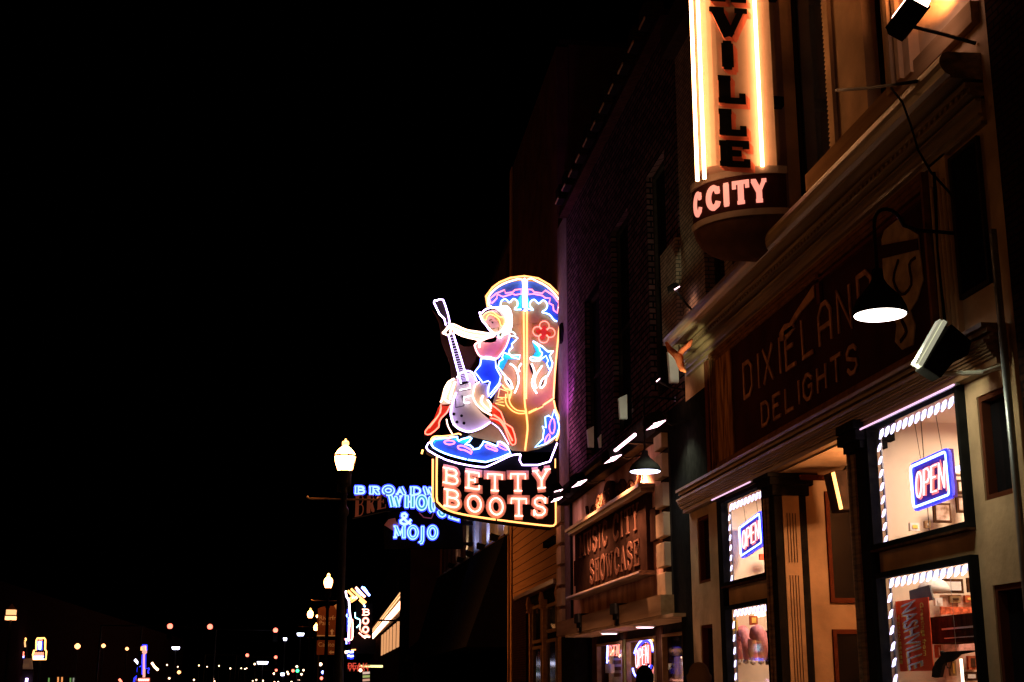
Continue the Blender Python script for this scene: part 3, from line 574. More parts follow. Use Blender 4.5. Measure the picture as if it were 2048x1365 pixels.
t = thing('notice', 'grey green card behind the pink plush boots', 'notice', (8.0, 22.3, 2.2)); MB().box(8.0, 8.01, 21.75, 23.1, 2.25, 2.62).build('sheet', mat('green_card', (.35, .38, .3), .7), t)
t = thing('wall_clock', 'round brown rimmed clock at the right edge of the left lower window', 'clock', (7.7, 21.35, 2.6)); MB().lathe((7.7, 21.5, 2.72), [(.19, 0), (.2, .02), (.17, .05)], 24, (-1, 0, 0)).build('rim', M['tan'], t); MB().lathe((7.64, 21.5, 2.72), [(.155, 0), (.15, .01)], 24, (-1, 0, 0)).build('face', M['orange'], t)

# ---- big painted sign board of the shop
B = thing('shop_sign', 'long brown sign board reading DIXIELAND DELIGHTS above the shop windows', 'sign', (6.95, 19, 5.33))
MB().box(6.955, 6.998, 14.45, 23.6, 5.42, 7.45).build('panel', M['board'], B)
mb = MB()
for i, (o, x) in enumerate(((0, 6.86), (.06, 6.89), (.11, 6.92))):
    z0, z1, y0, y1 = 5.33+o, 7.54-o, 14.36+o, 23.69-o; w_ = .055
    mb.box(x, 6.954, y0, y1, z0, z0+w_).box(x, 6.954, y0, y1, z1-w_, z1).box(x, 6.954, y0, y0+w_, z0+w_, z1-w_).box(x, 6.954, y1-w_, y1, z0+w_, z1-w_)
mb.build('frame', mat('sign_frame', (.16, .07, .03), .3, var=.3), B)
amber_glints = grain('glint_side_panel', (.10, .035, .012), (.45, .2, .06), 12, (1, 1, .12), .22, .5, .5); amber_glints.node_tree.nodes['Principled BSDF'].inputs['Specular IOR Level'].default_value = 0  # amber reflections painted as streaks on a matte surface
MB().box(6.93, 6.954, 22.55, 23.5, 5.5, 7.38).build('side_panel', amber_glints, B)
fr = facade(6.95)
def deco(word, ya, yb, z, h, wd):
    adv = {'I': .45}; tot = sum(adv.get(c, 1) for c in word)-.22; st = (ya-yb)/tot; a = -ya
    for ch in word:
        k = adv.get(ch, 1); glyph(MB(), fr, ch, cell(a, z, st*k*.76, h), wd, 0, .02, SN).build('letter', M['boardlet'], B); a += st*k
deco('DIXIELAND', 21.9, 16.15, 6.34, .58, (.05, .06, .065)); deco('DELIGHTS', 21.0, 16.8, 5.69, .36, (.045, .05, .055))
# stepped header ornament and pale painted emblem
MB().prism(fr, [(-19.9, 6.98), (-19.65, 7.06), (-19.4, 7.02), (-19.15, 7.1), (-18.3, 7.3), (-18.3, 7.12), (-18.9, 7.05), (-19.3, 6.96), (-19.2, 6.88), (-19.6, 6.8), (-19.9, 6.84)], 0, .02).build('ornament', M['boardlet'], B)
MB().box(6.9, 6.954, 18.0, 18.12, 6.95, 7.4).box(6.9, 6.954, 14.5, 18.12, 7.26, 7.31).build('inner_frame', M['redframe'], B)
ml = mat('faded_cream', (.34, .22, .12), .6, var=.35, scale=5)
P = [(1765,480),(1772,455),(1800,432),(1815,455),(1838,470),(1842,510),(1848,560),(1836,600),(1822,622),(1832,650),(1828,690),(1806,700),(1792,684),(1795,650),(1785,620),(1776,590),(1768,545)]
P = [(-at(a, b, X=6.95).y, at(a, b, X=6.95).z) for a, b in P]
MB().prism(fr, P, 0, .015).build('emblem', ml, B)
MB().prism(fr, [(-at(a, b, X=6.95).y, at(a, b, X=6.95).z) for a, b in ((1764,492),(1838,478),(1840,500),(1766,518))], .016, .03).build('emblem_band', M['board'], B)
MB().ribbon(fr, smooth([(-at(a, b, X=6.95).y, at(a, b, X=6.95).z) for a, b in ((1800,520),(1790,560),(1806,590),(1826,570),(1822,530),(1834,516))]), .035, .016, .03).ribbon(fr, smooth([(-at(a, b, X=6.95).y, at(a, b, X=6.95).z) for a, b in ((1806,640),(1816,664),(1804,684))]), .05, .016, .03).build('emblem_scroll', M['board'], B)

# ---- vertical neon blade sign
V = thing('blade_sign', 'tall vertical neon blade sign with black letters VILLE on cream face', 'neon sign', (6.1, 19.2, 8.35))
x0, x1, yF, yB = 5.62, 6.72, 19.0, 19.75
fr = front(yF)
prof = [(x1, yF), (x0+.2, yF)]+[(x0+.2-.27*math.sin(math.radians(a)), yF+.375-.375*math.cos(math.radians(a))) for a in range(15, 180, 15)]+[(x0+.2, yB), (x1, yB)]
pf = Frame((0, 0, 0), (1, 0, 0), (0, 1, 0))
MB().prism(pf, prof, 9.4, 13.6).build('cabinet', M['villeface'], V)
base = [(x1+.12, yF-.1)]+[(x0+.12, yF-.1)]+[(x0+.12-.3*math.sin(math.radians(a)), yF+.375-.475*math.cos(math.radians(a))) for a in range(15, 180, 15)]+[(x0+.12, yB+.1), (x1+.12, yB+.1)]
def scaled(p, k, cx=6.3, cy=19.37): return [(cx+(a-cx)*k, cy+(b-cy)*k) for a, b in p]
# curved front face of the drum: the plan is a bow bulging to the viewer
XR, YBW = 6.83, 19.95
def bow(k=1.0, n=14, dx=0):
    c = [(XR-1.22*math.sin(math.radians(90*i/n)), YBW-1.02*math.cos(math.radians(90*i/n))) for i in range(n+1)]
    return scaled(c+[(XR, YBW)], k, 6.35, 19.6)
bf = bow()
MB().prism(pf, bow(1.0), 8.72, 9.29).build('drum', M['drum'], V)
MB().prism(pf, bow(1.035), 9.29, 9.41).build('drum_rim', M['drumtrim'], V); MB().prism(pf, bow(1.035), 8.62, 8.72).build('drum_rim', M['drumtrim'], V)
mb = MB(); prev = None; rings = []
for k, (s, z) in enumerate(((1.0, 8.62), (.96, 8.48), (.86, 8.33), (.7, 8.2), (.45, 8.1), (.1, 8.06))):
    rings.append([Vector((a, b, z)) for a, b in bow(s)])
n = len(rings[0])
for r_ in rings: mb.v += r_
for i in range(len(rings)-1):
    for k in range(n): mb.poly([i*n+k, i*n+(k+1) % n, (i+1)*n+(k+1) % n, (i+1)*n+k])
mb.poly([(len(rings)-1)*n+k for k in range(n)])
mb.build('drum_bowl', mat('drum_bowl_paint', (.10, .05, .035), .45, var=.2), V, smooth=True)
# letters along the bow: text MUSIC CITY, each letter turned with the surface
cv = bow()[:15]; L = [0]
for a, b in zip(cv, cv[1:]): L.append(L[-1]+math.hypot(a[0]-b[0], a[1]-b[1]))
def on_bow(s):
    for i in range(len(L)-1):
        if L[i+1] >= s: break
    t = (s-L[i])/(L[i+1]-L[i]); p = (cv[i][0]+(cv[i+1][0]-cv[i][0])*t, cv[i][1]+(cv[i+1][1]-cv[i][1])*t)
    d = Vector((cv[i][0]-cv[i+1][0], cv[i][1]-cv[i+1][1], 0)).normalized(); return p, d
s = .31
for ch in 'YTIC CISUM':
    if ch == ' ': s += .08; continue
    wl = .14 if ch == 'I' else .235
    
    if s+wl/2 > L[-1]-.06: break
    p, d = on_bow(s+wl/2); f2 = Frame((p[0], p[1], 8.84), d, (0, 0, 1))
    glyph(MB(), f2, ch, cell(-wl/2, 0, wl, .33), (.055, .06, .09), 0, .02).build('letter', G['letterface'], V); s += wl+.045
# neon tubes up the face
for px, y, pb in ((1395, 19.1, 362), (1409, 18.92, 358), (1525, 18.92, 333)):
    a = at(px, pb, Y=y); MB().tube([a, (a.x, y, 13.6)], .03, 8).build('neon_tube', G['amber'], V)
# letters with a painted red drop shade
for (lx, lz, rx, rz), ch in (((5.713, 11.51, 6.388, 12.08), 'V'), ((5.854, 10.973, 6.161, 11.5), 'I'), ((5.76, 10.4, 6.302, 10.9), 'L'), ((5.752, 9.86, 6.293, 10.33), 'L'), ((5.758, 9.34, 6.324, 9.80), 'E'), ((5.7, 12.15, 6.4, 12.7), 'H')):
    mb = MB(); mf = cell(lx+.01, lz+.07, rx-lx-.07, rz-lz-.12)
    for k in range(5): glyph(mb, fr, ch, (lambda a, b, k=k: (mf(a, b)[0]+.085*(k+1)/5, mf(a, b)[1]-.06*(k+1)/5)), (.085, .10, .19), .001, .006+.008*(4-k))
    mb.build('letter_shade', M['villered'], V)
    glyph(MB(), fr, ch, mf, (.085, .10, .19), .046, .06).build('letter', M['black'], V)
for z in (10.6, 12.5): MB().box(x1+.0, 7.0, 19.3, 19.45, z, z+.16).build('wall_bracket', M['iron'], V)

# ------------------------------------------------------------------ lamps on the shop fronts
def goose(base, lamp, r, h, label, disc_m, power, loopy=True, up=None):
    """barn lamp: arm from the wall, bent neck, bell shade, bright disc"""
    bx, by, bz = base; lx, ly, lz = lamp
    t = thing('gooseneck_lamp', label, 'wall lamp', base)
    if loopy:
        pts = [(bx, by, bz), (lx+.35, by, bz+.02), (lx+.22, ly, bz+.16), (lx+.12, ly, bz+.22), (lx, ly, bz+.20), (lx-.06, ly, bz+.1), (lx-.07, ly, bz-.05), (lx-.07, ly, lz+h+.02)]
    else: pts = [(bx, by, bz), (lx+.1, ly, bz), (lx, ly, bz-.06), (lx, ly, lz+h)]
    q = [Vector(pts[0])]
    for i in range(1, len(pts)-1):
        a, b, c = Vector(pts[i-1]), Vector(pts[i]), Vector(pts[i+1]); q += [b+(a-b)*.25, b+(c-b)*.25]
    q.append(Vector(pts[-1])); cx = pts[-1][0]
    MB().tube(q, .022, 8).build('arm', M['iron'], t, smooth=True)
    MB().lathe((bx-.03, by, bz), [(.06, 0), (.06, .03), (.03, .05)], 12, (1, 0, 0)).build('wall_plate', M['iron'], t)
    MB().lathe((cx, ly, lz), [(r, 0), (r*1.02, .012), (r*.96, h*.16), (r*.82, h*.34), (r*.55, h*.52), (r*.34, h*.66), (r*.22, h*.8), (r*.2, h), (r*.1, h*1.02)], 28).build('shade', M['black'], t, smooth=True)
    MB().lathe((cx, ly, lz-.012), [(r*.93, 0), (r*.95, .01)], 28).build('diffuser', disc_m, t)
    light('SPOT', (cx, ly, lz-.05), power, (1, .9, .8), .15, (cx, ly, 0), 130, parent=t, name='lamp_light')
    return t
goose((7.0, 13.85, 6.60), (6.03, 13.75, 5.57), .30, .52, 'black gooseneck lamp with bright disc before the DIXIELAND board', G['disc'], 30)
goose((7.0, 26.6, 7.3), (6.25, 26.4, 5.76), .32, .42, 'black bell lamp hanging right of the MUSIC CITY SHOWCASE board', G['cold'], 14, False)

def flood(c, size, aim, label, lit, power, color, base=None, lens=.02):
    """box floodlight: dark housing, bright glass on the side it aims at, bracket to the wall"""
    t = thing('floodlight', label, 'floodlight', c); c = Vector(c); n = (Vector(aim)-c).normalized()
    u = Vector((0, 1, 0)); u = (u-n*u.dot(n)).normalized(); v = n.cross(u); fr = Frame(c, u, v); w_, h, d = size
    s = 1 if fr.n.dot(n) > 0 else -1
    MB().hexa([fr.pt(a*k, b*k, e) for e, k in ((-s*d, .72), (0, 1)) for a, b in ((-w_/2, -h/2), (w_/2, -h/2), (w_/2, h/2), (-w_/2, h/2))]).build('housing', M['black'], t)
    MB().fbox(fr, -w_*.45, w_*.45, -h*.45, h*.45, s*.003, s*lens).build('lens', lit, t)
    MB().fbox(fr, -w_*.52, w_*.52, -h*.52, -h*.46, s*.0, s*.03).fbox(fr, -w_*.52, w_*.52, h*.46, h*.52, s*.0, s*.03).build('bezel', M['soot'], t)
    b = Vector(base) if base else Vector((7, c.y+.05, c.z-.15))
    MB().tube([fr.pt(0, 0, -s*d*.7), (c+b)/2+Vector((0, 0, -.04)), b], .022, 6).build('bracket', M['iron'], t)
    if power: light('SPOT', fr.pt(0, 0, s*(lens+.04)), power, color, .12, aim, 120, parent=t, name='flood_light')
    return t
FW = (1, .50, .30); FG = (.86, 1, .72)
for (px, py), w_, lab, m_, pw in (((1310, 850), .5, 'box floodlight at the right end of the row over the MUSIC CITY SHOWCASE board', 'floodpink', 70),
                     ((1224, 918), .6, 'box floodlight over the middle of the MUSIC CITY SHOWCASE board', 'floodpink', 2200),
                     ((1157, 967), .7, 'box floodlight over the left end of the MUSIC CITY SHOWCASE board', 'floodpink', 2200),
                     ((1110, 986), .8, 'upper of the two small floodlights beside the boot sign', 'floodpink', 40), ((1112, 999), .5, 'lower of the two small floodlights beside the boot sign', 'floodpink', 15)):
    p = at(px, py, X=6.3); flood(tuple(p), (w_*1.5, .3, .22), (p.x+.3, p.y, p.z-1), lab, G[m_], pw if pw != 70 else 120, FW if pw != 70 else FG, (7, p.y, p.z+.1))
p = at(1245, 890, X=6.3); t = thing('tube_light', 'slim bright tube light above the MUSIC CITY SHOWCASE board', 'tube light', tuple(p))
MB().tube([(p.x, p.y-1.25, p.z+.0), (p.x, p.y+1.15, p.z)], .035, 8).build('tube', G['floodpink'], t); MB().box(p.x+.04, 7, p.y-.05, p.y+.05, p.z+.03, p.z+.08).build('bracket', M['iron'], t)
p = at(1348, 578, X=6.6); flood(tuple(p), (.34, .16, .1), (7.6, p.y+.3, p.z-1.5), 'small bright floodlight high at the corner left of the gilded cornice', G['floodpink'], 12, FW, (7, p.y-.6, p.z-.8))
p = at(1312, 763, X=6.4); flood(tuple(p), (.3, .12, .1), (7.3, p.y, p.z-1), 'tiny floodlight between the brick windows over the bell lamp', G['floodpink'], 8, FW)
# two large floods of the shop front
p = Vector((6.36, 13.35, 9.0)); flood(tuple(p), (.55, .26, .16), (7.2, 13.75, 10.6), 'black box floodlight with glowing top pointing up at the upper pilaster', G['flood'], 420, (1, .36, .12), (6.98, 13.0, 8.55), .2)
p = Vector((6.45, 13.25, 5.05)); t = thing('floodlight', 'black angled floodlight with pale glass on an arm by the right display window', 'floodlight', tuple(p))
fr = Frame(p, (.05, -.9, 0), (.36, 0, .93)); fr.v = (fr.v-fr.u*fr.v.dot(fr.u)).normalized(); fr.n = fr.u.cross(fr.v)
fr = Frame(p+Vector((-.02, 0, .02)), (.84, 0, -.54), (.54, 0, .84))
MB().prism(fr, [(-.10, -.3), (.12, -.3), (.16, -.05), (.26, .1), (.22, .26), (-.06, .3)], -.22, .0).build('housing', M['black'], t, bevel=.01)
gm = mat('pale_flood_glass', (.7, .72, .6), .3); gm.node_tree.nodes['Principled BSDF'].inputs['Emission Color'].default_value = (.62, .60, .42, 1); gm.node_tree.nodes['Principled BSDF'].inputs['Emission Strength'].default_value = .55
MB().fbox(fr, -.15, -.105, -.3, .3, -.13, -.02).fbox(fr, -.19, -.16, -.3, .28, -.13, -.02).build('lens', gm, t)
MB().tube([fr.pt(.1, -.22, -.15), (6.75, 13.05, 4.78), (7.0, 12.95, 4.86)], .028, 8).build('arm', M['white'], t)
light('SPOT', (6.0, 13.4, 5.0), 80, (.95, 1, .72), .15, (7.0, 13.3, 3.6), 120, parent=t, name='flood_light')
# bare spot added to light the far end of the cornice
p = at(1358, 700, X=6.5)
t = thing('cloth_garland', 'twisted orange cloth tied to the end of the gilded cornice', 'cloth', tuple(at(1360, 745, X=6.7)))
P = [tuple(at(a, b, X=6.45)) for a, b in ((1333, 686), (1340, 700), (1350, 708), (1358, 716), (1360, 728), (1364, 738), (1371, 744))]
MB().tube(P, [.03, .06, .07, .09, .07, .06, .02], 7).tube([tuple(at(a, b, X=6.5)) for a, b in ((1356, 712), (1366, 700), (1378, 690), (1384, 680))], [.07, .06, .05, .02], 7).build('cloth', M['cloth'], t, smooth=True)
light('SPOT', (5.9, 22.9, 6.5), 300, (.95, 1, .62), .1, (6.7, 24.5, 8.1), 48, name='added_uplight', blend=1)
bpy.data.objects['added_uplight'].parent = t; bpy.data.objects['added_uplight'].location = Vector((5.9, 22.9, 6.5))-Vector(t['_o'])
# loose wires, pipe and drain on the shop front
def wire(pts, r, name, lab, cat, m='black'):
    t = tag(MB().tube(pts, r, 6).build(name, M[m], smooth=True), lab, cat); return t
wire([tuple(at(a, b, X=6.5)) for a, b in ((1672, 181), (1700, 179), (1736, 177), (1780, 171), (1835, 163))], .022, 'banner_pole', 'thin horizontal rod across the upper cream pilaster', 'pole', 'iron')
wire([tuple(at(a, b, X=6.42)) for a, b in ((1782, 176), (1805, 205), (1822, 252), (1836, 300), (1862, 345), (1905, 392))], .014, 'cable', 'slack black cable crossing the gilded cornice', 'cable')
wire([tuple(at(a, b, X=6.9)) for a, b in ((1868, 345), (1876, 500), (1893, 680))], .02, 'cable', 'black cable down the right edge of the brown sign board', 'cable')
wire([(6.9, 12.86, 0), (6.9, 12.86, 6.3)], .045, 'drain_pipe', 'slim pale drain pipe at the right end of the souvenir shop', 'pipe', 'steel')
wire([tuple(at(a, b, X=6.7)) for a, b in ((1352, 670), (1358, 690), (1358, 710))], .01, 'cable', 'short looped cable at the far end of the gilded cornice', 'cable')

# ------------------------------------------------------------------ brick building with the MUSIC CITY SHOWCASE front
K = thing('brick_building', 'dark brick building with tall black windows over the MUSIC CITY SHOWCASE front', 'building', (10, 33, 0))
WH = [(34.45, 36.55, 7.6, 12.2), (30.8, 32.75, 7.6, 13), (27.05, 28.75, 7.7, 13)]
mb = MB(); wall_cells(mb, 26.0, 39.3, 7.2, 15.7, WH, 7.0, 7.4); mb.build('brick_wall', M['brick'], K)
for h in WH: window(K, *h, M['soot'], M['black'], 7.14, .1, .15, bars=1)
MB().box(6.98, 7.4, 39.3, 41.0, 3.0, 15.9).build('plaster_pier', M['plaster'], K)
MB().box(6.9, 7.4, 25.95, 27.25, 8.6, 10.6).build('corner_pier', M['brickt'], K)
MB().box(7.0, 7.4, 25.95, 27.3, 2.97, 7.2).box(7.0, 7.4, 25.95, 26.75, 0, 2.97).build('dark_wall', M['black'], K)
MB().box(7.0, 7.4, 38.85, 41.0, 0, 3.0).box(7.0, 7.4, 38.85, 39.3, 3.0, 7.2).build('dark_wall', M['black'], K)
mb = MB().box(6.75, 7.4, 26.0, 39.3, 15.7, 15.85); mb.build('roof_moulding', M['brickd'], K)
for k in range(11):
    y = 38.7-k*1.15; MB().box(6.55, 6.98, y-.62, y, 15.9, 16.35).build('parapet_block', M['brickd'], K); MB().box(6.52, 6.548, y-.62, y-.05, 15.9, 15.95).build('parapet_lit_edge', M['tan'], K)  # lit lower edges of the blocks, painted as lighter strips
for px0, px1, py0, py1, e in ((1238, 1255, 788, 838, 22), (1338, 1358, 692, 765, 22), (1175, 1188, 852, 895, 5), (1197, 1203, 868, 895, 5)):
    y = at(px1, py1, X=6.99).y; zb = at(px1, py1, X=6.99).z; zt = at(px1, py0, X=6.99).z; xl = at(px0, py1, Y=y).x
    MB().hexa([(xl+.03, y, zb), (6.99, y, zb), (6.99, y+.12, zb), (xl+.03, y+.12, zb), (xl, y, zt-.1), (6.99, y, zt), (6.99, y+.12, zt), (xl, y+.12, zt-.1)]).build('sill_block', M['white'], K)
    light('SPOT', (6.6, y-1.3, zb-.25), e, (.95, 1, .8) if e > 10 else (1, .6, .5), .06, (6.9, y, (zb+zt)/2), 34, parent=K, name='sill_fill')  # bare spot added to brighten the block, without a fixture
for y, x in ((31.2, 6.5), (26.9, 6.35)): pass
shell(K, 26.0, 40.98, 15.9, M['brickd'], 7.41)
MB().box(7.0, 7.3, 28.15, 38.84, 3.4, 6.75).build('marbled_wall', M['marble'], K)
MB().box(6.72, 7.3, 27.3, 39.6, 6.76, 7.0).box(6.6, 7.3, 27.3, 39.6, 7.0, 7.14).build('header_moulding', M['soot'], K)
for k in range(6):
    z = 3.35+k*.62; MB().box(6.86, 7.2, 27.45, 28.14, z, z+.5).build('quoin', M['cream'], K, bevel=.015); MB().box(6.86, 7.2, 40.1, 40.98, z-.1, z+.42).build('quoin', M['cream'], K, bevel=.015)
MB().box(7.0, 7.3, 27.42, 28.14, 3.3, 6.9).build('quoin_backing', M['soot'], K)
MB().box(6.72, 7.3, 27.3, 31.35, 2.97, 3.38).box(6.72, 7.3, 31.95, 36.1, 2.97, 3.38).box(6.72, 7.3, 36.7, 40.2, 2.97, 3.38).build('fascia', M['tan'], K)
for y in (31.36, 36.11):
    MB().box(6.62, 7.0, y, y+.58, 3.2, 3.44).box(6.68, 7.0, y+.03, y+.55, 3.08, 3.2).box(6.74, 7.0, y+.06, y+.52, 2.92, 3.08).build('corbel', M['black'], K)
MB().box(6.74, 7.8, 26.4, 38.8, 2.9, 2.965).build('soffit', M['cream'], K)
for y0, y1 in ((26.4, 28.45), (30.35, 31.05), (34.1, 34.5), (37.9, 38.8)): MB().box(7.5, 7.8, y0, y1, 0, 2.9).build('shopfront_post', M['wood'], K)
MB().box(7.52, 7.8, 28.46, 37.89, 2.70, 2.9).box(7.52, 7.8, 28.46, 37.89, 0, .6).build('shopfront_rail', M['soot'], K)
MB().box(7.44, 7.499, 34.12, 34.26, .6, 2.7).build('green_post', mat('green_paint', (.35, .38, .16), .5), K)
for y0, y1 in ((28.46, 30.34), (31.06, 34.09), (34.51, 37.89)): window(K, y0, y1, .61, 2.69, M['tan'], M['glass'], 7.46, .06, .12)
MB().box(7.81, 10.5, 26.3, 26.4, .3, 2.9).box(7.81, 10.5, 38.3, 38.4, .3, 2.9).box(10.5, 10.6, 26.3, 38.4, .3, 2.9).box(7.81, 10.5, 26.4, 38.3, 2.9, 2.95).build('interior_wall', M['roomwall'], K)
MB().box(7.81, 10.5, 26.4, 38.3, .25, .3).build('interior_floor', M['roomfloor'], K)
for y, lab in ((34.6, 'left round soffit lamp over the MUSIC CITY shop window'), (30.6, 'right round soffit lamp over the MUSIC CITY shop window')):
    t = thing('soffit_lamp', lab, 'ceiling lamp', (7.2, y, 2.87)); MB().lathe((7.15, y, 2.86), [(.22, 0), (.24, .015), (.26, .038)], 20).build('rim', M['white'], t); MB().lathe((7.15, y, 2.845), [(.19, 0), (.2, .012)], 20).build('diffuser', G['floodpink'], t)
    light('SPOT', (7.15, y, 2.82), 18, (1, .75, .8), .1, (7.15, y, 0), 140, parent=t, name='lamp_light')
t = thing('assumed_ceiling_lamp', 'assumed row lamp on the ceiling inside the MUSIC CITY shop', 'ceiling lamp', (8.8, 33, 2.8)); MB().box(8.7, 8.9, 28.5, 37.5, 2.84, 2.89).build('housing', M['white'], t); MB().box(8.72, 8.88, 28.6, 37.4, 2.82, 2.838).build('tube_cover', G['fluor'], t)  # also an assumed lamp, added so that the shop is lit from within
light('AREA', (8.8, 33.5, 2.78), 170, (1, .72, .56), 2.2, (8.8, 33.5, 0), parent=t, name='lamp_light')
# goods in that shop
def kbox(px0, py0, px1, py1, X, th, name, lab, cat, m, part='body', tilt=0):
    p = at(px0, py0, X=X); q = at(px1, py1, X=X); t = thing(name, lab, cat, (X, q.y, q.z)); MB().box(X, X+th, q.y, p.y, q.z, p.z).build(part, m, t); return t, p, q
t, p, q = kbox(1224, 1302, 1246, 1400, 7.9, .5, 'white_cabinet', 'white panelled cabinet in the left pane of the MUSIC CITY shop', 'cabinet', M['white'])
for k in range(4): MB().box(7.88, 7.899, q.y+.15, p.y-.3, p.z-.2-k*.17, p.z-.1-k*.17).build('shelf_front', M['tan'], t)
t, p, q = kbox(1205, 1330, 1222, 1346, 7.7, .1, 'round_fan', 'small round fan low in the left pane of the MUSIC CITY shop', 'fan', M['paper'], 'base')
t, p, q = kbox(1329, 1288, 1361, 1313, 7.7, .3, 'hung_shirt', 'dark shirt hanging in the right pane of the MUSIC CITY shop', 'shirt', M['suit'], 'cloth')
ym = (p.y+q.y)/2; MB().prism(facade(7.69), [(-p.y, p.z), (-p.y+.1, p.z+.12), (-ym-.1, p.z+.22), (-ym, p.z+.16), (-ym+.1, p.z+.22), (-q.y-.1, p.z+.12), (-q.y, p.z)], -.2, 0).build('shoulders', M['suit'], t); MB().ftube(facade(7.66), arc(-ym, p.z+.2, .2, .12, 0, 180, 8), 0, .015).build('hanger', M['soot'], t)
t, p, q = kbox(1342, 1313, 1361, 1400, 7.8, .04, 'curtain', 'grey striped curtain low in the right pane of the MUSIC CITY shop', 'curtain', M['paper'], 'lining'); mb = MB()
for k in range(9): mb.lathe((7.78, q.y+.05+k*(p.y-q.y-.1)/8, q.z), [(.04, 0), (.04, p.z-q.z)], 8)
mb.build('cloth', M['paper'], t)
rr = random.Random(3)
for k, (x0, x1, lab) in enumerate(((1328, 1361, 'right pane'), (1260, 1306, 'middle pane'), (1202, 1240, 'left pane'))):
    p = at(x0, 1262, X=7.75); q = at(x1, 1262, X=7.75); t = thing('light_string', 'string of small sparkling lights in the %s of the MUSIC CITY shop' % lab, 'lights', (7.75, (p.y+q.y)/2, 2))
    MB().tube([(7.75, p.y, p.z+.06), (7.75, (p.y+q.y)/2, p.z+.02), (7.75, q.y, p.z+.06)], .006, 4).build('cord', M['soot'], t)
    for i in range(4): u = (i+.5)/4; c = at(x0+(x1-x0)*u, 1267+rr.uniform(-2, 2), X=7.75); MB().lathe(tuple(c), [(.01, 0), (.045, .03), (.035, .07), (.01, .1)], 8).build('bulb', G['led'], t)
    for i in range(6): c = at(x0+rr.uniform(.0, 1)*(x1-x0), rr.uniform(1280, 1358), X=7.85); MB().tube([c, c+Vector((0, -.12, .05))], .02, 6).build('bulb', G['spark'], t)
for k, (x0, y0, x1, y1, m) in enumerate(((1262, 1285, 1275, 1300, 'poster'), (1296, 1272, 1306, 1284, 'yellowp'), (1288, 1330, 1304, 1348, 'pinkwool'), (1203, 1300, 1212, 1326, 'tan'))):
    kbox(x0, y0, x1, y1, 7.95, .1, 'souvenir', ('red souvenir box behind the oval neon, to its left', 'yellow souvenir box high behind the oval neon', 'pink souvenir low behind the oval neon', 'tan souvenir left of the white cabinet')[k], 'souvenir', M[m])
# oval OPEN neon
t = thing('open_sign', 'oval blue ringed OPEN neon in the MUSIC CITY shop window', 'neon sign', (7.6, 31.0, 1.8)); c = at(1284, 1318, X=7.62); fr = Frame(c, (0, -1, 0), (0, 0, 1)); MB().prism(fr, arc(0, 0, .9, .37, 0, 345, 23), -.1, -.07).build('backing', M['black'], t)
k_ = .5; tilt = math.radians(18)
def rot2(P, a): return [(x*math.cos(a)-y*math.sin(a), x*math.sin(a)+y*math.cos(a)) for x, y in P]
MB().ftube(fr, [(x, y+x*.12) for x, y in arc(.08, .05, 1.05, .39, -5, 150, 20)], 0, .022).ftube(fr, [(x, y+x*.12) for x, y in arc(-.02, -.02, 1.05, .4, 190, 320, 20)], 0, .022).build('ring_tube', G['blue'], t)
MB().ftube(fr, [(x, y+x*.12) for x, y in arc(.06, .03, 1.0, .35, -5, 150, 20)], -.02, .03).ftube(fr, [(x, y+x*.12) for x, y in arc(0, 0, 1.15, .44, 190, 320, 20)], -.02, .03).build('ring_tube', G['deepblue'], t)
for i, ch in enumerate('OPEN'):
    mf = cell(-.66+i*.37, -.2+(i*.03), .31, .42, 0, .04); l = glyph_tube(MB(), fr, ch, mf, .02, .012, SN).build('letter', G['pinkcore'], t); glyph(MB(), fr, ch, mf, (.1, .1, .1), -.04, -.02, SN).build('letter_halo', G['redglow'], l)  # emissive strokes behind the letters imitate their red glow
c = at(1225, 1303, X=7.62); t = thing('atm_sign', 'small blue bordered red neon in the left pane of the MUSIC CITY shop', 'neon sign', tuple(c)); fr = Frame(c, (0, -1, 0), (0, 0, 1))
MB().ftube(fr, [(-.75, -.3), (-.65, .2), (1.1, .22)], 0, .022).build('border_tube', G['blue'], t)
for i, ch in enumerate('ATM'):
    glyph_tube(MB(), fr, ch, cell(-.5+i*.5, -.12, .4, .26, 0, .05), .01, .016, SL if ch == 'M' else SN).build('letter', G['red'], t)

# the carved board
B = thing('carved_sign', 'dark carved board reading MUSIC CITY SHOWCASE with scrollwork on marbled wall', 'sign', (6.85, 33.3, 3.85))
MB().box(6.85, 6.998, 28.95, 37.7, 4.0, 5.68).build('board', M['mcboard'], B)
MB().box(6.7, 6.998, 28.75, 37.95, 5.69, 5.78).box(6.62, 6.998, 28.65, 38.05, 5.78, 5.86).build('top_ledge', M['mould'], B)
MB().box(6.66, 6.998, 28.8, 37.9, 3.9, 3.99).tube([(6.66, 28.75, 3.93), (6.66, 37.95, 3.93)], .05, 8).build('bottom_ledge', M['mould'], B)
MB().box(6.9, 6.998, 37.75, 38.2, 4.3, 5.0).box(6.9, 6.998, 28.3, 28.8, 4.6, 5.3).build('end_scroll', M['mcboard'], B)
fr = facade(6.85)
a = -37.0
for ch in 'MUSIC CITY':
    if ch == ' ': a += .5; continue
    wl = {'I': .36, 'M': .95}.get(ch, .68); glyph(MB(), fr, ch, cell(a, 5.0, wl, .56), (.04, .05, .115), 0, .02).build('letter', M['mclet'], B); a += wl+.14
a = -35.5
for ch in 'SHOWCASE':
    wl = {'W': .85}.get(ch, .6); glyph(MB(), fr, ch, cell(a, 4.2, wl, .54), (.04, .05, .115), 0, .02).build('letter', M['mclet'], B); a += wl+.12
fr = facade(6.92); cy = -33.0
def spiral(cx, cz, r0, turns, dirn, a0):
    return [(cx+dirn*r0*(1-i/26*.8)*math.cos(a0+turns*2*math.pi*i/26), cz+r0*(1-i/26*.8)*.6*math.sin(a0+turns*2*math.pi*i/26)) for i in range(27)]
mb = MB()
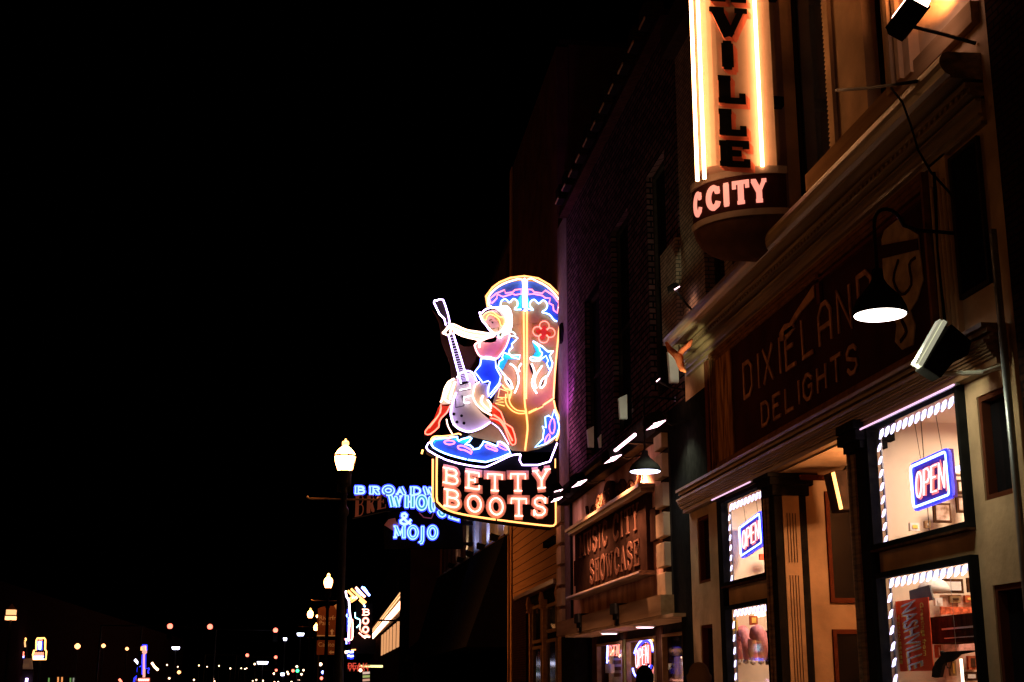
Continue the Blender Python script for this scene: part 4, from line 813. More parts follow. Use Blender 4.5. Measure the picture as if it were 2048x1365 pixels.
for d in (-1, 1):
    mb.ftube(fr, spiral(cy+d*1.3, 6.2, .42, 1.4, d, 2.6), 0, .07); mb.ftube(fr, spiral(cy+d*2.2, 6.05, .36, 1.3, d, -2), 0, .055); mb.ftube(fr, [(cy+d*.5, 6.0), (cy+d*1.0, 5.95), (cy+d*1.8, 5.98), (cy+d*2.7, 5.92), (cy+d*3.1, 6.1), (cy+d*3.2, 6.3)], 0, .05)
mb.build('scrollwork', M['wood'], B, smooth=True)
MB().prism(fr, arc(cy, 6.2, .62, .34, 0, 345, 23), -.03, .08).build('medallion', M['mcboard'], B)
text('515', .36, facade(6.83), cy-.36, 6.08, 0, M['mclet'], B, 1.2, 'number', .01)

# ------------------------------------------------------------------ ochre building with panelled doors
O = thing('ochre_building', 'ochre boarded building with panelled double doors left of the quoins', 'building', (10, 46, 0))
MB().box(7.0, 7.4, 41.0, 52.0, 7.6, 22.4).build('upper_wall', M['plasterd'], O)
MB().box(7.0, 7.4, 41.0, 51.9, 4.75, 7.59).build('boarded_wall', M['orange'], O)
mb = MB()
for k in range(9): mb.box(6.985, 6.999, 41.0, 51.9, 4.95+k*.3, 4.965+k*.3)
mb.build('board_joint', M['soot'], O)
MB().box(6.8, 7.4, 41.2, 50.2, 4.6, 4.74).build('lintel', M['mould'], O); MB().box(7.0, 7.4, 48.4, 51.9, 0, 4.59).build('side_pier', M['brickd'], O)
MB().box(7.12, 7.4, 41.01, 48.38, 0, 4.59).build('door_wall', M['black'], O)
for y in (41.15, 44.3, 47.2): MB().box(6.95, 7.11, y, y+.2, 0, 4.3).lathe((6.93, y+.1, 4.0), [(.1, 0), (.06, .1), (.1, .3), (.05, .55)], 8).build('door_post', M['orange'], O)
for y0, y1, z0, z1 in ((42.0, 43.9, 3.2, 4.1), (42.0, 43.9, .3, 3.0), (45.0, 46.9, 2.95, 4.2), (45.0, 46.9, .3, 2.85)):
    f = window(O, y0, y1, z0, z1, M['tan'], M['dkwin'], 7.0, .1, .11)
MB().box(6.8, 6.99, 41.25, 43.2, 5.85, 6.05).build('dark_vent', M['black'], O)
MB().box(6.96, 7.4, 52.0, 52.6, 0, 22.4).build('corner_strip', M['orange'], O); shell(O, 41.0, 52.6, 22.5, M['plasterd'], 7.42)
wire([(6.85, 52.0, 0), (6.85, 52.0, 7.2)], .05, 'drain_pipe', 'thin copper drain pipe beside the black canopy', 'pipe', 'orange')
# ------------------------------------------------------------------ pilastered building behind the canopy
Q = thing('pilastered_building', 'building with a row of pale lit pilasters above a black canopy', 'building', (10, 66, 0))
MB().box(7.2, 7.5, 52.61, 86, 7.0, 20.0).build('wall', M['plasterd'], Q)
for k in range(11):
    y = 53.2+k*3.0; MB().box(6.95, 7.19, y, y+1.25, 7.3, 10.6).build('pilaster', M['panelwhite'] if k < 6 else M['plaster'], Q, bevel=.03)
    MB().box(7.17, 7.199, y+1.45, y+2.8, 7.4, 10.4).build('window', M['dkwin'], Q)
MB().box(6.6, 7.2, 52.61, 86, 10.61, 11.0).build('cornice', M['soot'], Q)
for k in range(4): MB().box(6.9, 7.19, 53.2+k*7, 54.4+k*7, 11.1, 19).build('upper_pilaster', M['plasterd'], Q)
shell(Q, 52.61, 86, 20.1, M['brickd'], 7.51)
t = thing('canopy', 'long black canopy below the pale pilasters', 'canopy', (6, 68, 2.9))
MB().hexa([(5.3, 52.7, 3.0), (7.0, 52.7, 3.0), (7.0, 86, 3.0), (5.3, 86, 3.0), (6.8, 52.7, 7.25), (7.0, 52.7, 7.25), (7.0, 86, 8.1), (6.8, 86, 8.1)]).build('cover', M['black'], t)
MB().tube([(6.78, 52.7, 7.28), (6.78, 86, 8.13)], .05, 6).build('edge_tube', M['mould'], t)
for i, y in enumerate((54.6, 59.6, 64.4, 69, 74)):
    z = 7.4+(y-52.7)*.026; t = flood((6.62, y, z), (.7, .35, .2), (7.2, y, z+2), 'small box floodlight number %d along the canopy edge, lighting pilasters' % (i+1), M['soot'], 0, WARM, (6.8, y, z-.2))
    t['label'] = 'small dark box floodlight on the canopy edge below the pale pilasters'; t['group'] = 'floodlights along the canopy edge'
    light('SPOT', (6.3, y, z+.1), 50 if i < 3 else 35, (.45, .5, 1) if i < 3 else (1, .6, .3), .1, (7.1, y+.3, z+1.2), 120, parent=t, name='flood_light')
t = thing('side_wall_building', 'narrow building whose plain reddish side wall faces the viewer', 'building', (6.2, 90, 0))
MB().box(5.1, 6.95, 86.1, 86.4, 3.0, 10.2).build('wall', M['plasterd'], t); MB().box(5.1, 5.4, 86.41, 98, 0, 16).box(5.4, 6.95, 86.41, 86.7, 10.2, 16).build('upper_wall', M['black'], t); MB().box(6.96, 7.2, 86.05, 86.6, 3, 16).build('corner_strip', M['orange'], t)
MB().hexa([(4.6, 84.2, 2.9), (7, 84.2, 2.9), (7, 86.0, 2.9), (4.6, 86.0, 2.9), (4.9, 84.6, 3.4), (7, 84.6, 5.2), (7, 86.0, 5.4), (4.9, 86.0, 3.6)]).build('awning', M['black'], t)
t = thing('dark_building', 'row of unlit buildings further down the street on the right', 'building', (12, 150, 0)); MB().box(7.3, 18, 98.1, 230, 0, 15).build('wall', M['brickd'], t)
for k in range(16):
    MB().box(7.25, 7.299, 100+k*8, 102+k*8, 9.6, 12.5).build('window', M['dkwin'], t)
N = thing('near_building', 'unlit brick building at the right edge of the photo', 'building', (10, 6, 0))
MB().box(6.95, 7.35, -6, 12.68, 0, 16).build('wall', M['brickd'], N); window(N, 10.6, 12.1, .9, 3.0, M['black'], M['dkwin'], 6.85, .1, .09); window(N, 10.6, 12.1, 3.6, 4.9, M['black'], M['dkwin'], 6.85, .1, .09)
shell(N, -6, 12.68, 16.1, M['brickd'])

# ------------------------------------------------------------------ the boot sign (Y = 41, facing the viewer)
YB = 41.0
T = thing('boot_sign', 'big neon cowgirl with guitar on a cowboy boot over the words BETTY BOOTS', 'neon sign', (5, YB, 6.2))
fb = front(YB)
def ZA(p): q = at(820+p[0]/5.0556, 530+p[1]/5.0556, Y=YB); return (q.x, q.z)
def ZB(p): q = at(820+p[0]/4.875, 790+p[1]/4.875, Y=YB); return (q.x, q.z)
def ZQ(p): q = at(840+p[0]/11.375, 840+p[1]/11.375, Y=YB); return (q.x, q.z)
def ZR(p): q = at(860+p[0]/9.1, 590+p[1]/9.1, Y=YB); return (q.x, q.z)
A_ = lambda *P: [ZA(p) for p in P]
B_ = lambda *P: [ZB(p) for p in P]
Q_ = lambda *P: [ZQ(p) for p in P]
R_ = lambda *P: [ZR(p) for p in P]
def panel(P, c0, c1, m, name='panel', sm=2, parent=T, side='black'):
    P = smooth(P, sm, True) if sm > 1 else P
    return MB().prism(fb, P, c0, c1, 1).build(name, [M[m], M[side]], parent)
def neon(P, c, m, r=.032, closed=False, sm=3, parent=T, name='neon_tube'):
    P = smooth(P, sm, closed) if sm > 1 else P; r = min(r, .034)
    return MB().ftube(fb, P, c+.07, r*.92, closed, 6).build(name, G[m], parent, smooth=True)
# cabinet with the words
cab = B_((238,560),(238,1000),(262,1075),(330,1130),(430,1170),(600,1205),(830,1240),(1100,1275),(1380,1306),(1428,1280),(1436,1230),(1432,560))
MB().prism(fb, cab, -.5, 0).build('word_cabinet', M['cabinet'], T)
neon(B_((258,610),(256,1000),(275,1060),(330,1110),(420,1150),(600,1188),(830,1222)), .06, 'orange', sm=2)
neon(B_((845,1224),(1100,1256),(1360,1284),(1400,1272),(1416,1240),(1414,1040)), .06, 'orange', sm=2); neon(B_((1410,630),(1410,720)), .06, 'yellow', .018, sm=1)
neon(B_((226,620),(224,990),(236,1040)), -.2, 'orange', .035, sm=1)
def word(ch, x0, x1, y0, y1, sh):
    a = ZB((x0, y1)); b = ZB((x1, y0)); w_ = b[0]-a[0]; h = b[1]-a[1]; i = .13*w_; j = .13*h
    mf = cell(a[0]+i, a[1]+j, w_-2*i, h-2*j, -sh*w_*.9)
    q = w_*.33
    l = MB(); glyph(l, fb, ch, mf, (q, q, q*1.05), .002, .05)
    for k, pts in SL[ch]:
        pass
    l = l.build('letter', [M['salmon'], M['salmon']], T)
    glyph_tube(MB(), fb, ch, mf, .10, .021).build('letter_tube', G['salmon'], l)
for a in (('B',282,500,690,880,.14),('E',500,712,725,935,.1),('T',715,932,752,962,.03),('T',940,1158,752,968,-.01),('Y',1160,1396,725,955,-.12),
          ('B',290,512,895,1110,.13),('O',520,728,955,1160,.1),('O',735,940,980,1195,.05),('T',945,1168,990,1212,.0),('S',1170,1352,985,1212,-.06)): word(*a)
# boot body
boot = A_((765,430),(752,330),(825,235),(900,180),(1010,133),(1150,115),(1290,140),(1410,205),(1500,295),(1545,390),(1525,520),(1492,820),(1465,1120),(1455,1350))+B_((1420,60),(1430,150),(1470,240),(1478,320),(1450,430),(1445,480),(1375,672),(1250,705),(1085,710),(1055,640),(1052,600),(990,608),(860,668),(745,722),(560,705),(350,655),(165,555),(150,500),(180,455),(240,400),(360,395),(490,375),(620,385),(740,300),(780,200),(800,60))+A_((860,1280),(880,1100),(880,900),(870,700),(850,480))
MB().prism(fb, boot, -.45, 0).build('boot_cabinet', M['cabinet'], T)
panel(A_((775,420),(765,330),(835,245),(905,190),(1012,143),(1150,127),(1288,150),(1402,215),(1492,305),(1532,390),(1515,520),(1482,820),(1455,1120),(1442,1350))+B_((1408,60),(1418,150),(1458,250),(1462,320),(1432,420),(1380,470),(1250,530),(1130,555),(1000,545),(900,480),(560,400),(700,330),(790,200),(812,60))+A_((872,1280),(890,1100),(890,900),(880,700),(870,480)), 0, .012, 'leather', 'boot_panel', 1)
panel(A_((800,415),(792,340),(850,265),(930,212),(1030,175),(1150,162),(1270,178),(1370,228),(1450,300),(1512,390),(1490,580),(1440,560),(1400,510),(1330,490),(1290,440),(1240,470),(1100,465),(1000,440),(880,440)), .013, .03, 'blue', 'yoke_panel', 1)
panel(A_((905,455),(912,375),(1000,380),(1070,350),(1100,420),(1060,480),(1130,500),(1120,600),(960,600)), .031, .04, 'leather', 'cloud_panel', 2)
panel(A_((1190,480),(1240,462),(1205,420),(1240,365),(1300,395),(1350,370),(1385,420),(1340,500),(1420,560),(1300,600),(1200,580)), .031, .04, 'leather', 'cloud_panel', 2)
panel(A_((1085,350),(1125,300),(1125,450),(1060,455),(1095,420)), .041, .05, 'teal', 'accent_panel', 1); panel(A_((1180,300),(1210,380),(1200,430),(1225,455),(1180,440)), .041, .05, 'teal', 'accent_panel', 1)
neon(A_((780,436),(763,330),(830,240),(900,188),(1010,143),(1150,125),(1290,148),(1404,213),(1494,303),(1534,390),(1516,520),(1484,820),(1457,1120),(1444,1340))+B_((1396,40),(1300,104)), .06, 'orange', sm=1)
neon(A_((820,432),(795,420),(788,340),(850,262),(930,208),(1030,172),(1130,162),(1136,300),(1138,440)), .07, 'warm', .027, sm=2)
neon(A_((1175,440),(1177,162),(1275,178),(1372,228),(1452,300),(1512,392),(1494,450)), .07, 'warm', .027, sm=2)
neon(A_((1152,150),(1157,480)), .085, 'white', .04, sm=1)
neon(A_((1143,470),(1148,900),(1152,1365))+B_((1124,160),(1136,260),(1140,350),(1126,470),(1116,550)), .06, 'orange', sm=2); neon(A_((1176,470),(1176,900),(1168,1365)), .06, 'orange', sm=1)
neon(A_((812,400),(802,355),(870,300),(952,265),(958,298),(1030,290),(1055,265),(1118,258),(1120,305),(1060,316),(1030,305),(935,335),(880,310),(872,350),(822,402)), .06, 'pink', .024, True, sm=1)
neon(A_((1185,260),(1228,262),(1250,288),(1330,300),(1360,270),(1440,320),(1498,400),(1482,500),(1445,470),(1440,420),(1400,400),(1410,350),(1360,345),(1330,322),(1240,305),(1190,312)), .06, 'pink', .024, True, sm=1)
neon(A_((912,430),(918,380),(960,358),(1000,392),(1040,355),(1080,380),(1080,428),(1050,460),(1120,462)), .06, 'ice', .024); neon(A_((1180,452),(1240,466),(1205,430),(1212,385),(1250,363),(1295,402),(1340,368),(1382,410),(1370,460),(1330,490),(1400,512),(1450,570),(1480,582)), .06, 'ice', .024)
# red flower
panel([(lambda c: (c[0]+.19*math.cos(t)*(1+.32*math.cos(4*t+math.pi*.25)), c[1]+.19*math.sin(t)*(1+.32*math.cos(4*t+math.pi*.25))))(ZA((1348,690))) for t in [i*math.pi/16 for i in range(32)]], .013, .03, 'bootred', 'flower_panel', 1)
for i in range(4):
    c = ZA((1348, 690)); a = math.radians(86+90*i); neon([(c[0]+.2*math.cos(a)+.155*math.cos(t), c[1]+.2*math.sin(a)+.155*math.sin(t)) for t in [a-2.5+5*k/12 for k in range(13)]], .06, 'red', .02, sm=1)
# feathers and leaves
panel(A_((1235,785),(1300,840),(1325,900),(1300,945),(1220,950),(1270,880)), .013, .03, 'teal', 'feather_panel', 1); panel(A_((1240,785),(1330,838),(1390,890),(1440,880),(1405,930),(1430,1000),(1400,1080),(1375,1000),(1330,960),(1330,900),(1300,840)), .031, .045, 'blue', 'feather_panel', 1)
neon(A_((1235,785),(1295,840),(1308,880),(1330,905),(1305,950),(1215,945),(1228,978),(1310,978)), .07, 'ice', .024); neon(A_((1240,785),(1330,838),(1390,890),(1442,882),(1405,930),(1432,1000),(1415,1070),(1380,1140)), .07, 'ice', .024, sm=2); neon(A_((1310,972),(1368,930),(1390,980),(1375,1010),(1402,1068)), .07, 'ice', .022, sm=1)
panel(A_((1070,770),(1030,740),(1000,760),(960,860),(900,930),(890,1000),(920,960),(1000,905),(1010,830)), .013, .03, 'blue', 'feather_panel', 1); panel(A_((1000,900),(1040,930),(1100,930),(1100,955),(990,960),(940,1060),(890,1080),(890,1000),(940,920)), .031, .045, 'teal', 'feather_panel', 1)
neon(A_((1068,768),(1022,812),(1030,850),(1000,870),(992,900),(1022,945),(1100,962),(1106,925),(1030,930),(945,900),(925,945),(935,965),(900,985),(885,1040),(935,1110)), .07, 'ice', .024, sm=1)
for P in (((1222,1010),(1252,1095),(1226,1200),(1250,1270),(1276,1310)), ((1330,1030),(1270,1120),(1252,1190),(1272,1260)), ((1005,1010),(1058,1050),(1092,1150),(1084,1230),(1052,1305)), ((1120,1008),(1095,1050),(1100,1092)), ((930,1100),(965,1145),(1010,1190),(1030,1260),(1000,1240),(965,1190),(955,1140)), ((1385,1130),(1330,1170),(1305,1240),(1330,1250),(1360,1210),(1370,1150))): neon(A_(*P), .07, 'white', .03)
for P in (((1205,1005),(1215,1060),(1240,1110),(1232,1040)), ((1105,1010),(1095,1090),(1118,1040)), ((975,1155),(1000,1180),(1022,1240),(990,1205)), ((1350,1160),(1325,1185),(1312,1240),(1340,1210)), ((1250,1090),(1238,1180),(1262,1280),(1252,1180)), ((1070,1080),(1086,1160),(1072,1250),(1096,1170))): panel(A_(*P), .013, .06, 'cabinet', 'dark_leaf', 2)
panel(A_((885,1240),(925,1225),(1020,1275),(1000,1360),(870,1360)), .013, .03, 'orange', 'pocket_panel', 1); neon(A_((925,1222),(960,1262),(1020,1285),(1000,1365)), .06, 'orange'); neon(A_((985,1290),(900,1262),(885,1350),(975,1352)), .06, 'orange', .02, True, 1)
neon(B_((930,0),(928,80),(975,150),(1045,188),(1112,188),(1110,168),(1040,160),(985,115),(962,60),(962,0)), .06, 'orange', .022); neon(B_((1150,190),(1290,122),(1292,108),(1395,45)), .06, 'orange', .022, sm=1); neon(B_((1150,178),(1230,140)), .06, 'orange', .022, sm=1)
neon(B_((850,30),(905,50),(835,62),(910,80),(822,90),(918,118)), .06, 'yellow', .014, sm=1)
# vamp and heel counter
neon(B_((1395,62),(1414,150),(1455,245),(1462,325),(1440,400),(1420,455)), .06, 'orange')
panel(B_((1395,155),(1372,215),(1310,218),(1305,330),(1290,440),(1212,520),(1330,480),(1425,405),(1446,320),(1430,240)), .013, .03, 'blue', 'heel_panel', 1)
neon(B_((1398,155),(1376,235),(1345,210),(1312,225),(1318,330),(1285,315),(1300,350),(1288,440),(1212,518),(1320,485),(1425,405),(1450,320),(1432,240)), .06, 'ice', .022, True, 1)
neon([(p[0], p[1]) for p in B_((1380,240),(1362,270),(1352,320),(1362,370),(1385,385),(1402,345),(1404,290),(1395,250))], .06, 'pink', .022, True); neon(B_((1345,392),(1318,430),(1308,470),(1335,465),(1358,420)), .06, 'pink', .022, True)
# toe
toe = Q_((300,540),(340,470),(650,470),(830,430),(870,500),(1150,400),(1150,480),(1000,570),(1200,640),(1200,700),(1320,670),(1440,510),(1560,540),(1740,620),(1760,500))+B_((880,480),(945,520),(972,580),(860,625),(735,665),(550,640),(350,580),(228,520))
panel(toe, .013, .03, 'blue', 'toe_panel', 1); panel(Q_((300,520),(340,470),(560,462),(360,500),(320,560)), .031, .04, 'teal', 'accent_panel', 1); panel(Q_((700,460),(830,430),(870,500),(1140,420),(1110,490),(960,560),(860,510),(780,470)), .031, .04, 'teal', 'accent_panel', 1)
neon(Q_((280,620),(250,540),(320,450),(500,440),(650,435),(690,420),(850,405),(840,450),(870,500),(940,460),(1130,410),(1165,430),(1110,510),(1010,580),(1120,590),(1200,660),(1190,690),(1330,670),(1410,570),(1430,510),(1560,545),(1740,620),(1760,520),(1820,520))+B_((905,480),(945,515),(975,575),(860,625),(735,662),(560,640)), .06, 'ice', .027, sm=1)
neon(B_((545,636),(440,610),(330,575),(225,520),(203,478)), .06, 'ice', .027, sm=2)
neon(Q_((235,560),(240,480),(310,400),(500,390),(700,370),(860,330),(930,360)), .06, 'yellow', .024)
for P in (((545,520),(580,560),(665,580),(760,560),(775,520),(700,490),(600,490)), ((850,640),(900,690),(1010,710),(1110,760),(1150,790),(1160,720),(1080,660),(960,610),(870,610)), ((1480,600),(1520,660),(1620,690),(1730,730),(1740,690),(1650,640),(1540,590))): neon(Q_(*P), .06, 'pink', .022, True)
neon(B_((860,490),(865,515),(930,545),(940,530),(900,500)), .06, 'pink', .018, True)
neon(B_((215,475),(190,470),(163,500),(172,548),(350,642),(550,692),(700,712),(752,704),(850,660),(950,612),(1010,592),(1072,588)), .07, 'lav', .027, sm=2); neon(B_((1072,590),(1062,645),(1088,692),(1240,692),(1358,656),(1428,478)), .07, 'lav', .027, sm=1)
# ---- cowgirl and guitar (a second layer in front)
c0 = .16
panel(A_((325,715),(345,685),(400,628),(440,630),(560,680),(700,705),(850,728),(860,790),(760,800),(640,762),(520,742),(430,695),(372,728),(342,722)), c0, c0+.02, 'skin', 'arm_panel', 2)
panel(A_((840,455),(900,448),(960,440),(1003,480),(1020,560),(1012,690),(960,735),(920,735),(930,640),(925,540),(880,480)), c0-.03, c0, 'skin', 'raised_arm_panel', 2)
panel(A_((735,520),(790,480),(870,480),(925,560),(940,640),(905,700),(850,725),(800,670),(755,615)), c0, c0+.02, 'skin', 'face_panel', 2)
panel(A_((735,570),(722,540),(760,505),(830,492),(900,520),(942,570),(940,620),(905,625),(870,575),(830,535),(790,528),(760,560)), c0+.021, c0+.035, 'blond', 'hair_panel', 2)
panel(A_((700,785),(850,740),(930,745),(1000,705),(1008,740),(965,850),(870,975),(800,958),(700,952),(660,875),(645,825)), c0, c0+.02, 'pink', 'shirt_panel', 2)
panel(A_((700,965),(850,985),(872,1060),(912,1140),(905,1200),(850,1290),(785,1360),(778,1290),(800,1200),(720,1218),(636,1110),(690,1040)), c0+.02, c0+.04, 'blue', 'shorts_panel', 1)
panel(A_((330,1290),(365,1210),(430,1165),(480,1160),(470,1300))+B_((410,80),(385,120),(290,115),(298,40)), c0-.03, c0, 'skin', 'leg_panel', 1)
panel(B_((290,108),(395,100),(372,180),(292,250),(282,332),(200,405),(138,400),(150,345),(232,240),(270,140)), c0-.02, c0+.0, 'bootred', 'boot_panel', 1)
panel(B_((128,400),(200,410),(285,340),(290,370),(200,440),(130,450)), c0-.05, c0-.03, 'cabinet', 'sole_panel', 1)
gb = A_((470,1165),(530,1105),(610,1112),(655,1190),(640,1260),(630,1340))+B_((612,40),(640,130),(700,200),(775,262),(768,300),(690,350),(570,388),(470,362),(410,310),(385,220),(392,130),(430,20))
MB().prism(fb, gb, c0+.02, c0+.08, 1).build('guitar_body', [M['ggrey'], M['black']], T)
panel(A_((645,1235),(690,1212),(770,1225),(800,1270),(780,1365),(770,1365))+B_((740,70),(785,110),(790,225),(700,185),(625,110),(600,20)), c0+.09, c0+.11, 'skin', 'leg_panel', 1)
panel(B_((765,110),(815,95),(900,225),(922,305),(982,340),(1018,470),(1000,518),(955,500),(930,430),(895,330),(765,255)), c0+.09, c0+.11, 'bootred', 'boot_panel', 1)
nk = MB().prism(fb, A_((345,640),(412,655),(575,1215),(500,1235)), c0+.085, c0+.1, 1).build('guitar_neck', [M['black'], M['black']], T)
fm = MB()
for k in range(22):
    t = 1-(1-k/22)**1.35; a = Vector(ZA((372+128*t, 735+475*t))); b = Vector(ZA((425+145*t, 722+475*t))); fm.ribbon(fb, [a, b], .022, c0+.101, c0+.104)
fm.build('fret', M['panelwhite'], nk)
hd = panel(A_((228,405),(262,382),(330,378),(376,525),(392,610),(350,635),(330,570),(282,530)), c0+.08, c0+.1, 'soot', 'guitar_head', 1)
neon(A_((352,640),(338,575),(288,528),(232,410),(245,388),(262,395),(285,380),(325,384),(350,450),(374,530),(390,605),(378,622)), c0+.13, 'lav', .026, sm=1)
neon(A_((378,735),(440,980),(505,1225)), c0+.13, 'lav', .026, sm=1); neon(A_((425,718),(500,960),(572,1195)), c0+.13, 'lav', .026, sm=1)
neon(A_((462,1165),(528,1103),(612,1110),(655,1185),(662,1200)), c0+.12, 'lav', .026); neon(B_((440,0),(402,110),(388,215),(420,310),(490,362),(575,380),(680,345),(772,285)), c0+.12, 'lav', .028)
neon(B_((360,230),(375,300),(420,380)), -.2, 'warm', .02)
pk = MB()
for p in ((420,203),(495,220),(450,280),(518,292)):
    c = ZB(p); pk.prism(fb, arc(c[0], c[1], .045, .045, 0, 330, 11), c0+.081, c0+.1)
pk.build('guitar_knobs', M['black'], T)
MB().ribbon(fb, A_((500,1215),(580,1205)), .05, c0+.105, c0+.115).ribbon(fb, A_((505,1290),(600,1275)), .03, c0+.105, c0+.115).ribbon(fb, A_((515,1340),(530,1365)), .03, c0+.105, c0+.115).ribbon(fb, B_((430,0),(438,140),(520,122),(500,40),(590,20)), .02, c0+.081, c0+.09).build('guitar_fittings', M['black'], T)
neon(B_((585,30),(512,48),(515,100),(570,98)), c0+.12, 'white', .02, sm=1); neon(A_((490,1290),(600,1270),(590,1220)), c0+.12, 'white', .02, sm=1)
# tubes of the figure
neon(A_((370,735),(340,720),(322,712),(345,690),(392,632),(440,630),(560,682),(700,705),(845,728)), c0+.06, 'warm', .03); neon(A_((395,700),(430,668),(560,720),(700,745),(830,742)), c0+.06, 'warm', .036); neon(A_((430,695),(520,742),(640,772),(720,790)), c0+.06, 'warm', .03)
neon(A_((345,705),(385,660),(430,650)), c0+.05, 'warm', .036); neon(A_((380,740),(410,700)), c0+.05, 'warm', .03)
neon(A_((848,735),(760,770),(700,800),(692,860)), c0+.06, 'warm', .03)
neon(A_((835,752),(720,780),(650,825),(645,850),(672,915),(700,948),(730,952)), c0+.07, 'rose', .026, sm=2); neon(A_((742,952),(800,955),(862,972),(905,930),(960,850),(1000,730)), c0+.07, 'rose', .026, sm=2)
neon(A_((693,502),(712,515),(745,482),(800,460),(862,458)), c0+.06, 'lav', .028); neon(A_((693,502),(702,540),(722,590),(760,635),(800,690),(850,725),(885,712)), c0+.06, 'lav', .028); neon(A_((735,600),(790,668),(840,712),(900,705),(935,650)), c0+.05, 'warm', .028)
neon(A_((850,462),(930,448),(975,452),(1005,500),(1016,580),(1010,660),(990,705)), c0+.06, 'white', .034); neon(A_((880,478),(940,480),(965,540),(975,640),(970,700)), c0+.05, 'white', .045); neon(A_((950,470),(990,540),(995,650)), c0+.05, 'white', .04); neon(A_((945,620),(935,700),(950,730),(1000,705)), c0+.05, 'rose', .02)
neon(A_((735,575),(722,545),(765,508),(825,500),(885,545),(935,560),(945,600),(930,640),(905,630),(890,580),(855,545),(800,525),(770,545),(757,580),(735,575)), c0+.05, 'yellow', .018)
neon(A_((880,715),(885,755),(900,762),(925,735),(925,700)), c0+.06, 'cyan', .02); neon(A_((990,692),(1030,705),(1055,732)), c0+.06, 'cyan', .02); neon(A_((1000,740),(1050,742),(1080,768)), c0+.02, 'ice', .02)
neon(A_((710,970),(700,1035),(645,1105),(725,1212),(780,1195),(798,1205),(775,1290),(788,1350)), c0+.07, 'blue', .026, sm=1); neon(A_((745,970),(852,985),(858,1060),(905,1150),(890,1215),(800,1330)), c0+.07, 'blue', .026, sm=1); neon(A_((712,970),(745,970)), c0+.07, 'blue', .024, sm=1)
neon(A_((440,1170),(380,1205),(340,1280),(325,1365))+B_((290,90)), c0+.04, 'warm', .032, sm=2); neon(A_((400,1215),(370,1300))+B_((330,60),(380,90)), c0+.04, 'warm', .05, sm=2); neon(A_((450,1200),(415,1300))+B_((385,60)), c0+.04, 'warm', .05, sm=2)
neon(A_((690,1212),(645,1240),(625,1330))+B_((600,40),(635,115),(700,175),(785,225)), c0+.14, 'warm', .028, sm=2); neon(B_((700,30),(680,90),(730,150),(775,185)), c0+.14, 'warm', .045, sm=2); neon(B_((740,70),(770,110),(775,160)), c0+.14, 'warm', .05, sm=2); neon(A_((905,1225),(860,1290),(800,1365)), c0+.09, 'blue', .022)
neon(B_((292,115),(288,190),(200,300),(145,370),(150,398),(195,395),(272,330),(275,290),(300,240),(350,190),(385,120)), c0+.03, 'red', .024, sm=2); neon(B_((290,150),(270,220),(180,340)), c0+.02, 'red', .02)
neon(B_((768,115),(870,190),(912,300),(980,342),(1015,465),(1000,505),(965,490),(905,340),(850,270),(770,250)), c0+.14, 'red', .024, sm=2); neon(B_((800,215),(880,275),(940,380),(985,470)), c0+.13, 'red', .03)
neon(B_((790,290),(860,345),(920,440),(955,500)), c0+.02, 'lav', .012)
# face drawn in fine dark lines
fc = MB()
for P in (((1065,505),(1090,480),(1120,478)), ((1100,520),(1125,530),(1140,545)), ((1060,570),(1065,605),(1085,612)), ((1095,632),(1130,655),(1160,640)), ((1235,620),(1240,660),(1225,690))): fc.ribbon(fb, R_(*P), .012, c0+.021, c0+.03)
c = ZR((1128, 532)); fc.prism(fb, arc(c[0], c[1], .022, .03, 0, 315, 7), c0+.021, c0+.031); fc.build('face_lines', M['wood'], T)
# old figure cabinet seen behind and brackets to the wall
MB().box(6.7, 7.2, YB+.1, YB+.35, 9.2, 9.4).box(6.7, 7.2, YB+.1, YB+.35, 12.0, 12.3).box(6.6, 7.2, YB+.1, YB+.35, 7.0, 7.2).build('wall_bracket', M['iron'], T)
MB().tube([fb.pt(*ZB((120,560)), -.3), fb.pt(*ZB((132,520)), -.3)], .03).build('side_tube', G['yellow'], T)
w1 = M['plasterd']
MB().prism(fb, smooth(A_((230,420),(300,560),(330,760),(420,1000),(440,1200),(640,1000),(700,800),(560,800),(430,700),(300,500))), -.42, -.35).build('rear_panel', M['plasterd'], T)
# added violet spots that strengthen the boot sign's light on the pier
t = thing('violet_fill', 'small dark box with added violet light on the pier beside the boot sign', 'added light', (6.6, 40.0, 10.4)); p = at(1124, 668, Y=40.4)
MB().box(p.x-.1, 6.97, 40.0, 40.3, p.z-.35, p.z+.25).lathe((p.x-.1, 40.15, p.z), [(.25, 0), (.2, .1), (.1, .2)], 14, (1, 0, 0)).build('housing', M['black'], t)
light('SPOT', (6.2, 38.6, 9.4), 420, (.62, .12, 1), .2, (7.0, 39.8, 11.5), 110, parent=t, name='wash'); light('SPOT', (6.0, 39.6, 8.6), 300, (.85, .28, .75), .2, (7.0, 37.0, 9.6), 130, parent=t, name='wash')

